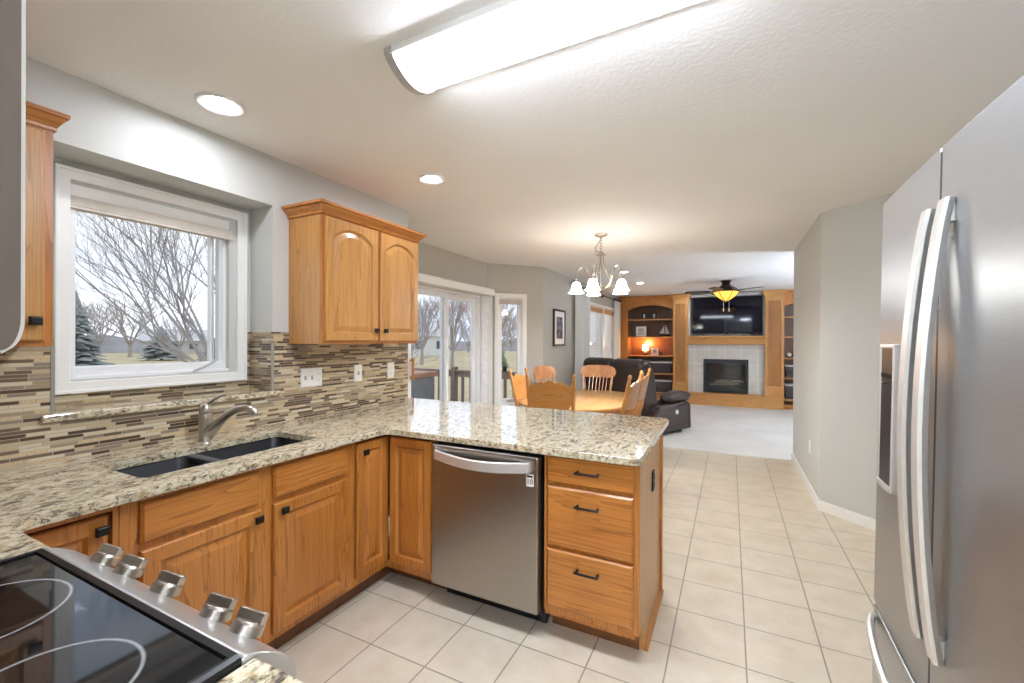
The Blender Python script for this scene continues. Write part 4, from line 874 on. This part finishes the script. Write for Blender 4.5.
sbin(-2.15, -1.68, .651, .235, 'charcoal bin with a white lid on the left of the fourth shelf, behind the sofa')
sbin(-1.655, -1.18, .651, .235, 'charcoal bin with a white lid on the fourth shelf beside the left fireplace column')
sbin(-1.655, -1.18, .213, .245, 'charcoal bin with a white lid on the bottom shelf beside the left fireplace column')
sbin(1.00, 1.46, .651, .225, 'upper charcoal bin with a white lid in the right bookcase')
sbin(1.00, 1.46, .213, .27, 'lower charcoal bin with a white lid in the right bookcase')

# framed picture on the side wall
t_ = thing('picture_frame', 'dark framed picture with a white mat on the wall left of the curtain', 'picture', (-2.39, 6.38, 1.3))
y0, y1, z0, z1 = 6.13, 6.63, 1.302, 1.868
def rx(i, x): return [(x, y, z) for y, z in ((y0 + i, z0 + i), (y1 - i, z0 + i), (y1 - i, z1 - i), (y0 + i, z1 - i))]
mb = MB(); mb.loops([rx(0, -2.399), rx(0, -2.372), rx(.03, -2.372), rx(.03, -2.385)], True, False); mb.build('frame', plain('frame_dark', (60, 44, 36), .4), t_)
mb = MB(); mb.loops([rx(.028, -2.388), rx(.028, -2.382)]); mb.build('mat_board', white_m, t_)
mb = MB(); mb.loops([rx(.115, -2.383), rx(.115, -2.380)]); mb.build('print', artmat('dark_print', (28, 34, 52), (120, 130, 146), 12), t_)

# reclining loveseat, back to the camera
sf = thing('sofa', 'dark brown leather reclining loveseat with its back to the kitchen', 'sofa', (0, 0, 0))
def yprism(pts, x0, x1, nm, par, bev=.04): mb = MB(); mb.prism(pts, 0, x0, x1); return mb.build(nm, leather, par, smooth=True, bev=bev, seg=4, ang=.9)
WS = .74
mb = MB(); mb.box(-WS + .06, WS - .06, -.36, .40, .05, .40); mb.build('base', leather, sf, bev=.03, seg=3, smooth=True)
for s_ in (-1, 1):
    a, b = sorted((s_ * .008, s_ * (WS - .14)))
    yprism([(-.40, .14), (-.475, .62), (-.53, .92), (-.54, 1.0), (-.50, 1.075), (-.42, 1.105), (-.33, 1.085), (-.26, .99), (-.20, .80), (-.14, .46), (-.16, .14)], a, b, 'back_cushion', sf, .05)
    yprism([(-.15, .38), (-.15, .50), (.30, .53), (.44, .50), (.46, .40)], a, b, 'seat_cushion', sf, .045)
    mb = MB(); n_ = 9; mb.loops([[(a + (b - a) * q, -.43 + k_ * .115 * math.cos(c_) , 1.005 + k_ * .105 * math.sin(c_)) for c_ in [2 * PI * j / 16 for j in range(16)]] for q, k_ in ((0, .55), (.04, .9), (.12, 1), (.5, 1.03), (.88, 1), (.96, .9), (1, .55))]); mb.build('headrest', leather, sf, smooth=True, ang=2)
    a, b = sorted((s_ * (WS - .17), s_ * WS))
    ar = yprism([(-.42, .05), (-.40, .30), (-.27, .44), (.38, .48), (.46, .43), (.48, .05)], a, b, 'armrest', sf, .035)
    mb = MB(); q0 = s_ * (WS - .085)
    L = []
    for i in range(13):
        q = i / 12; y = -.14 + .66 * q; k = (1 - abs(2 * q - 1) ** 3.5) ** .5; zc = .535 + .02 * math.sin(PI * q)
        L.append([(q0 + .108 * max(k, .05) * math.cos(c_), y, zc + .085 * max(k, .05) * math.sin(c_)) for c_ in [2 * PI * j / 14 for j in range(14)]])
    mb.loops(L); mb.build('arm_pad', leather, ar, smooth=True, ang=2)
    mb = MB(); mb.lathe([(.034, 0), (.034, .008), (.027, .012), (.022, .009), (.002, .009)], (s_ * WS, .10, .33), 20, (s_, 0, 0)); mb.build('recline_button', plain('button_silver', (206, 206, 204), .35, .4) if s_ == -1 else bpy.data.materials['button_silver'], ar, smooth=True)
    mb = MB(); sd = s_ * (WS + .001); mb.tube([(sd, -.28, .40), (sd, .0, .41), (sd, .25, .45), (sd, .38, .40), (sd, .40, .10)], .006, 6); mb.build('piping', leather, ar, smooth=True)
for x in (-.6, .6):
    for y in (-.30, .38): mb = MB(); mb.cyl((x, y, 0), (x, y, .06), .025); mb.build('leg', blackp, sf)
sf.location = (-1.40, 7.10, .006); sf.rotation_euler = (0, 0, math.radians(-29))
# ================================================================== dining set
tb = thing('dining_table', 'oval oak dining table with six chairs behind the peninsula', 'dining table', (-1.50, 4.72, 0))
TX, TA, TB, TR = -1.50, 4.40, 5.04, .56
def oval(r, n=18): return arc(TX, TB, r, 0, PI, n) + arc(TX, TA, r, PI, 2 * PI, n)
mb = MB(); mb.loops([[(x, y, z) for x, y in oval(TR + e)] for e, z in ((-.02, .705), (-.004, .712), (0, .725), (-.004, .736), (-.014, .74))]); mb.build('tabletop', tableoak, tb, smooth=True, ang=.5)
mb = MB(); A = oval(TR - .10); B = oval(TR - .12); mb.loops([[(x, y, .62) for x, y in A], [(x, y, .705) for x, y in A], [(x, y, .705) for x, y in B], [(x, y, .62) for x, y in B], [(x, y, .62) for x, y in A]], False, False); mb.build('apron', chairoak, tb)
mb = MB(); mb.lathe([(.16, .70), (.15, .66), (.08, .60), (.07, .52), (.11, .42), (.13, .34), (.10, .26), (.13, .20), (.12, .14)], (TX, 4.72, 0), 24); mb.build('pedestal', chairoak, tb, smooth=True)
for k in range(4):
    a = PI / 4 + k * PI / 2; d = Vector((math.cos(a), math.sin(a), 0)); c = Vector((TX, 4.72, 0))
    mb = MB(); mb.tube([c + d * r + Vector((0, 0, z)) for r, z in ((.08, .20), (.20, .17), (.34, .09), (.44, .05), (.48, .03))], [.05, .045, .035, .032, .03], 10); mb.build('foot', chairoak, tb, smooth=True)
def turned(mb, p0, p1, prof, n=10):
    p0, p1 = Vector(p0), Vector(p1); d = p1 - p0; mb.lathe([(r, q * d.length) for q, r in prof], p0, n, d)
LEG = [(0, .012), (.05, .015), (.25, .018), (.3, .022), (.34, .016), (.6, .021), (.7, .023), (.74, .017), (.8, .02), (1, .02)]
def seat(par, mat):
    mb = MB(); P2 = [(-.185, -.19), (.185, -.19)] + arc(.14, .15, .085, 0, PI / 2, 5) + arc(-.14, .15, .085, PI / 2, PI, 5)
    mb.loops([[(x * k, y * k, z) for x, y in P2] for k, z in ((.94, .425), (1, .432), (1.0, .452), (.96, .460), (.7, .452))]); mb.build('seat', mat, par, smooth=True, ang=.5)
    for sx_, sy_ in ((-1, 1), (1, 1), (-1, -1), (1, -1)):
        mb = MB(); turned(mb, (sx_ * .205, sy_ * .19 - .01, 0), (sx_ * .155, sy_ * .135, .428), LEG); mb.build('leg', mat, par, smooth=True)
    mb = MB()
    for s_ in (-1, 1): turned(mb, (s_ * .19, -.165, .17), (s_ * .19, .16, .17), [(0, .007), (.5, .012), (1, .007)], 8)
    turned(mb, (-.18, .02, .17), (.18, .02, .17), [(0, .007), (.5, .012), (1, .007)], 8); mb.build('stretcher', mat, par, smooth=True)
def panel_chair(label):
    c = thing('dining_chair', label, 'chair', (0, 0, 0), 'dining chairs'); seat(c, chairoak)
    for s_ in (-1, 1):
        mb = MB(); turned(mb, (s_ * .190, -.165, .45), (s_ * .218, -.30, 1.075), [(0, .015), (.12, .019), (.2, .015), (.3, .021), (.45, .019), (.9, .017), (.93, .012), (.955, .019), (.985, .015), (1, .004)], 10); mb.build('back_post', chairoak, c, smooth=True)
    N = 36; mb = MB(); L0 = []; L1 = []
    for face in (0, 1):
        L = []
        top = []; bot = []
        for i in range(N + 1):
            t = 2 * i / N - 1; x = .208 * t
            zt = .975 + .020 * math.cos(t * PI * .95) + .022 * abs(math.cos(t * PI * 2.0)) - .022 * (abs(t) > .86) * (abs(t) - .86) / .14
            zb = .745 + (.05 * min(1, max(0, (abs(t) - .80) / .12)))
            yb = -.030 * (1 - t * t)
            def yy(z): return -.165 - (z - .45) * .216 + yb + (.009 if face else -.009)
            top.append((x, yy(zt), zt)); bot.append((x, yy(zb), zb))
        (L0 if face == 0 else L1).extend(top + bot[::-1])
    mb.loops([L0, L1], False, False)
    V = list(mb.b.verts); n2 = 2 * (N + 1)
    for o_ in (0, n2):
        for i in range(N): mb.face([V[o_ + i], V[o_ + i + 1], V[o_ + n2 - 2 - i], V[o_ + n2 - 1 - i]])
    mb.build('back_panel', chairoakx, c, smooth=True, ang=.5)
    for i in range(5):
        x = -.12 + i * .06; mb = MB(); turned(mb, (x * .9, -.165, .45), (x, -.235 - .03 * (1 - (x / .208) ** 2), .785), [(0, .007), (.4, .010), (1, .006)], 8); mb.build('spindle', chairoak, c, smooth=True)
    return c
def windsor(label):
    c = thing('dining_chair', label, 'chair', (0, 0, 0), 'dining chairs'); seat(c, redoak)
    for s_ in (-1, 1):
        mb = MB(); turned(mb, (s_ * .175, -.165, .45), (s_ * .205, -.275, .93), [(0, .014), (.15, .018), (.25, .013), (.35, .02), (.6, .016), (.8, .019), (.9, .013), (1, .014)], 10); mb.build('back_post', redoak, c, smooth=True)
    N = 24; L = []
    for i in range(N + 1):
        t = 2 * i / N - 1; x = .255 * t; e = (1 - abs(t) ** 6) ** .5; y = -.265 - .055 * (1 - t * t); hz = .082 * max(e, .12); zc = .955 + .012 * (1 - t * t)
        L.append([(x, y - .010 - .10 * 0, zc - hz), (x, y - .016, zc), (x, y - .022, zc + hz), (x, y - .004, zc + hz + .003), (x, y + .006, zc), (x, y + .008, zc - hz)])
    mb = MB(); mb.loops(L); mb.build('crest_rail', redoak, c, smooth=True, ang=.9)
    for i in range(6):
        x = -.125 + i * .05; mb = MB(); turned(mb, (x * .85, -.165, .45), (x, -.265 - .055 * (1 - (x / .255) ** 2), .915), [(0, .006), (.35, .009), (1, .0055)], 8); mb.build('spindle', redoak, c, smooth=True)
    return c
def put(c, x, y, deg): c.location = (x, y, 0); c.rotation_euler = (0, 0, math.radians(deg)); return c
ch0 = panel_chair('oak dining chair with a scalloped back seen from behind, just past the peninsula')
put(ch0, -1.55, 4.01, 14)
for lb, x, y, d in (('oak dining chair at the left of the table by the narrow bay window', -1.80, 4.33, -88),
                    ('oak dining chair seen from the side on the right of the table, nearer the peninsula', -1.085, 4.20, 86),
                    ('oak dining chair seen from the side on the right of the table, nearer the sofa', -1.125, 4.93, 88)):
    c = copy_tree(ch0); c['label'] = lb; put(c, x, y, d)
w0 = windsor('spindle back chair at the far end of the table, in front of the sofa'); put(w0, -1.64, 5.56, 176)
c = copy_tree(w0); c['label'] = 'spindle back dining chair turned sideways in the corner by the grey wall and bay window'; put(c, -1.90, 5.22, -101)

# ================================================================== outside
GZ = -.75
gm = NT('winter_grass'); n = gm.noise(gm.coords(), .6, 6, .6); n2 = gm.noise(gm.coords(), 14, 3)
gcol = gm.mix(.3, gm.ramp(n, [(.3, srgb(172, 152, 112)), (.6, srgb(202, 186, 148)), (.75, srgb(196, 190, 160))]), gm.ramp(n2, [(.3, srgb(150, 132, 92)), (.7, srgb(216, 202, 168))]))
gmat = gm.finish(gcol, .95)
mb = MB(); mb.loops([[(-3.6, -60, GZ - .1), (-160, -60, GZ - .1), (-160, 160, GZ - .1), (-3.6, 160, GZ - .1)], [(-3.6, -60, GZ), (-160, -60, GZ), (-160, 160, GZ), (-3.6, 160, GZ)]]); struct('ground', mb, gmat)
deckm = plain('deck_wood', (150, 132, 118), .7, 0, .12, 6)
mb = MB()
for i in range(24): mb.box(-6.6, -3.13, 2.2 + i * .165, 2.2 + i * .165 + .155, -.10, -.06)
mb.box(-6.6, -6.5, 2.2, 6.15, GZ, -.10); mb.box(-3.3, -3.2, 2.2, 6.15, GZ, -.10); struct('deck', mb, deckm)
rl = thing('deck_railing', 'weathered wooden deck railing outside the sliding door and bay window', 'railing', (-4.2, 6.10, -.06))
mb = MB(); mb.box(-6.55, -2.62, 6.08, 6.12, .775, .865); mb.box(-6.55, -2.62, 6.04, 6.16, .865, .89); mb.build('top_rail', deckm, rl)
mb = MB(); mb.box(-6.55, -2.62, 6.08, 6.12, .03, .10); mb.build('bottom_rail', deckm, rl)
for x in (-6.5, -4.16, -2.95): mb = MB(); mb.box(x - .045, x + .045, 6.055, 6.145, -.06, .94 if x != -2.95 else .86); mb.build('post', deckm, rl)
mb = MB(); mb.lathe([(.05, .89), (.05, .90), (.035, .905), (.035, .96), (.055, .965), (.01, .99)], (-3.20, 6.10, 0), 10); mb.build('post_lantern', bronze, rl)
x = -6.40
while x < -2.7:
    mb = MB(); mb.box(x - .02, x + .02, 6.10, 6.135, .03, .80); mb.build('baluster', deckm, rl); x += .16
t_ = thing('storage_chest', 'large grey chest with a reddish brown lid on the deck outside the sliding door', 'chest', (-4.6, 4.5, -.06))
mb = MB(); mb.box(-5.45, -3.66, 3.95, 4.90, -.06, .885); mb.build('body', plain('chest_grey', (122, 128, 136), .6, 0, .08, 5), t_, bev=.02)
mb = MB(); mb.box(-5.48, -3.63, 3.92, 4.93, .885, .955); mb.build('lid', plain('chest_lid', (168, 128, 108), .6), t_, bev=.015)
# trees
def branch(b, p, d, ln, r, depth, rng, seg=3, nmin=.004, spread=.55, kids=(2, 3), bias=None):
    pts = [p]; q = p.copy(); dd = d.copy()
    for i in range(seg):
        dd = (dd + Vector((rng.uniform(-1, 1), rng.uniform(-1, 1), rng.uniform(-.6, 1))) * .12 + (bias * .05 if bias else Vector())).normalized(); q = q + dd * ln / seg; pts.append(q.copy())
    b.tube(pts, [r + (r * .55 - r) * i / seg for i in range(seg + 1)], 6 if r > .03 else (4 if r > .008 else 3), False)
    if depth <= 0: return
    for k in range(rng.randint(*kids) + (1 if depth > 2 else 0)):
        t = rng.uniform(.35, 1.0) if k else 1.0; i = min(seg - 1, int(t * seg)); pp = pts[i].lerp(pts[i + 1], t * seg - i)
        nd = (dd + Vector((rng.uniform(-1, 1), rng.uniform(-1, 1), rng.uniform(-.5, .9))) * spread).normalized()
        branch(b, pp, nd, ln * rng.uniform(.62, .85), max(nmin, r * rng.uniform(.42, .6)), depth - 1, rng, seg, nmin, spread, kids, bias)
bark = plain('bark', (164, 156, 152), .9, 0, .15, 4)  # bark paled so that its colour carries outdoor haze
def bare_tree(label, x, y, dirs, ln, r, depth, seed, base=GZ, nmin=.006, mat=None, group=None, th=1.0):
    rng = random.Random(seed); t = thing('bare_tree', label, 'tree', (x, y, base), group); b = MB()
    b.tube([(x, y, base - .05), (x, y, base + th * .5), (x + .02, y, base + th)], [r * 1.3, r * 1.05, r], 8); b.build('trunk', mat or bark, t, smooth=True)
    b = MB()
    for d in dirs: branch(b, Vector((x, y, base + th * rng.uniform(.75, 1))), Vector(d).normalized(), ln, r * .62, depth, rng, 3, nmin)
    b.build('branches', mat or bark, t); return t
bare_tree('big bare tree filling the kitchen window with its fanning branches', -9.45, 5.30,
          [(-.75, -.50, .85), (-.5, -.35, 1.2), (-.95, -.55, .55), (-.25, -.1, 1.4), (-.6, -.7, 1.0), (-.3, .2, 1.2), (-.9, -.3, 1.0)], 1.9, .06, 5, 3, nmin=.003, th=1.5)
bare_tree('bare tree whose branches reach in from the left of the kitchen window', -15.5, .6, [(.5, .35, .9), (.6, .5, .5), (.3, .1, 1.2), (-.2, .4, 1), (.5, .6, .9)], 2.1, .05, 4, 11, nmin=.004, th=1.6)
bare_tree('thin bare shrub tree just beyond the deck, seen through the sliding door', -8.3, 9.0, [(-.3, 0, 1), (.3, .3, 1.1), (.1, -.3, 1.2), (-.6, -.3, .8), (.5, .1, .8)], 1.0, .05, 4, 21, nmin=.005, th=.6)
def evergreen(label, x, y, h, w, seed, mat, group=None):
    rng = random.Random(seed); t = thing('evergreen_tree', label, 'tree', (x, y, GZ), group); b = MB()
    b.cyl((x, y, GZ), (x, y, GZ + h * .9), w * .06, .02, 8); b.build('trunk', bark, t)
    b = MB()
    for k in range(420):
        q = rng.random() ** .8; z = GZ + .15 + q * (h - .2); r = w * (1 - q) * rng.uniform(.55, 1.0) + .05; a = rng.uniform(0, 2 * PI); d = Vector((math.cos(a), math.sin(a), 0)); e = Vector((-d.y, d.x, 0)); c = Vector((x, y, z)); ww = r * .22 + .05
        b.loops([[c - e * .03, c + e * .03, c + Vector((0, 0, .06))], [c + d * r * .6 - e * ww + Vector((0, 0, -.05)), c + d * r * .6 + e * ww + Vector((0, 0, -.05)), c + d * r * .6 + Vector((0, 0, .10))], [c + d * r - e * .02 + Vector((0, 0, -.12)), c + d * r + e * .02 + Vector((0, 0, -.12)), c + d * r + Vector((0, 0, -.08))]])
    b.build('foliage', mat, t); return t
ev_m = plain('evergreen_needles', (140, 146, 142), .9, 0, .2, 3); ev2 = plain('evergreen_far', (146, 150, 147), .9, 0, .15, 3)  # needle colours greyed and paled to stand for haze
evergreen('large dark evergreen at the lower left of the kitchen window', -33.6, 11.0, 4.9, 2.0, 4, ev_m)
evergreen('rounded evergreen in the middle distance of the kitchen window', -52.6, 23.8, 3.6, 2.6, 5, ev2)
evergreen('small evergreen right of the rounded one in the kitchen window', -48.6, 26.6, 2.6, 1.5, 6, ev2)
evergreen('low green conifer seen through the narrow bay window', -16.4, 30.2, 2.3, .9, 8, plain('conifer_green', (126, 146, 110), .9, 0, .15, 3))
fm = plain('far_bark', (168, 160, 155), .95, 0, .1, .5); rm = plain('reddish_twigs', (172, 148, 136), .95, 0, .1, .5)  # far bark paled, distance haze put into the colour
src = bare_tree('distant bare tree of the wood behind the fields', -60.0, 20.0, [(.5, 0, 1), (-.5, .2, 1), (0, .5, 1.2), (.1, -.5, 1), (0, 0, 1.5), (.6, .5, .8), (-.6, -.4, .8)], 2.0, .13, 3, 31, nmin=.02, mat=fm, group='distant bare trees', th=1.2); src['label'] = 'bare tree of the distant wood on the horizon'
rng = random.Random(9)
done = [(-60, 20), (-79, 37.6), (-73.5, 41.5), (-42, 52), (-52.6, 23.8), (-50.3, 25.2)]; tries = 0
while len(done) < 46 and tries < 4000:
    tries += 1
    a = math.radians(rng.uniform(0, 70)); d = rng.uniform(52, 92)
    dx, dy = -math.cos(a) * 1, math.sin(a)
    if math.hypot(dx * d + 42, dy * d - 52) < 13: continue
    if min(math.hypot(dx * d - q[0], dy * d - q[1]) for q in done) < 8.0: continue
    done.append((dx * d, dy * d))
    c = copy_tree(src); c['label'] = 'bare tree of the distant wood on the horizon'; c.location = (dx * d, dy * d, GZ); c.rotation_euler = (0, 0, rng.uniform(0, 6.3)); s_ = rng.uniform(.8, 1.35); c.scale = (s_ * 1.15, s_ * 1.15, s_)
bare_tree('tall reddish bare tree seen through the narrow bay window', -15.3, 26.6, [(.3, 0, 1.3), (-.3, .2, 1.3), (0, .3, 1.5), (.1, -.3, 1.4), (.4, .3, 1), (-.4, -.3, 1)], 1.9, .12, 4, 41, nmin=.014, mat=rm, th=1.2)
bare_tree('bare tree seen through the right pane of the sliding door', -20.4, 29.6, [(.3, 0, 1.3), (-.4, .2, 1.2), (0, .3, 1.5), (.1, -.4, 1.3), (.5, .3, 1), (-.5, -.3, 1)], 1.9, .13, 4, 43, nmin=.014, mat=fm, th=1.3)
bare_tree('bare tree seen through the left pane of the sliding door', -24.3, 30.6, [(.3, 0, 1.3), (-.4, .2, 1.2), (0, .3, 1.5), (.1, -.4, 1.3), (.5, .3, 1), (-.5, -.3, 1)], 1.8, .13, 4, 47, nmin=.014, mat=fm, th=1.3)
# wooded rise on the horizon
b = MB(); L = []
for k in range(160):
    a = math.radians(-25 + 115 * k / 159); d = 98; h = 2.0 + .9 * math.sin(k * .31) + .6 * math.sin(k * .83 + 1) + rng.uniform(-.35, .35); x, y = -math.cos(a) * d, math.sin(a) * d; q = .94
    L.append([(x * q, y * q, GZ - .2), (x * .97, y * .97, GZ + h * .6), (x, y, GZ + h), (x * 1.05, y * 1.05, GZ - .2)])
b.loops(L); struct('hills', b, plain('wooded_rise', (150, 146, 144), 1, 0, .14, .35), smooth=True)
def house(label, x, y, w, d, h, ang, wc):
    t = thing('house', label, 'house', (0, 0, 0)); wm = plain('siding_%d' % wc[0], wc, .8, 0, .03); b = MB(); b.box(-w / 2, w / 2, -d / 2, d / 2, 0, h); b.build('wall', wm, t)
    b = MB(); b.prism([(-d / 2 - .4, h - .05), (0, h + d * .30), (d / 2 + .4, h - .05)], 0, -w / 2 - .3, w / 2 + .3); b.build('roof', bpy.data.materials.get('roof_grey') or plain('roof_grey', (205, 202, 200), .9), t)
    for x_ in (-w * .3, 0, w * .3):
        b = MB(); b.box(x_ - .5, x_ + .5, -d / 2 - .05, -d / 2 + .02, h * .35, h * .75); b.build('window', bpy.data.materials.get('far_window') or plain('far_window', (90, 96, 104), .3), t)
    t.location = (x, y, GZ); t.rotation_euler = (0, 0, ang)
house('pale distant house between the evergreens in the kitchen window', -79.0, 37.6, 8, 6, 2.0, math.radians(62), (196, 194, 192))
house('distant white house beyond the lawn in the left pane of the sliding door', -42.0, 52.0, 10, 8, 2.8, math.radians(40), (222, 222, 220))
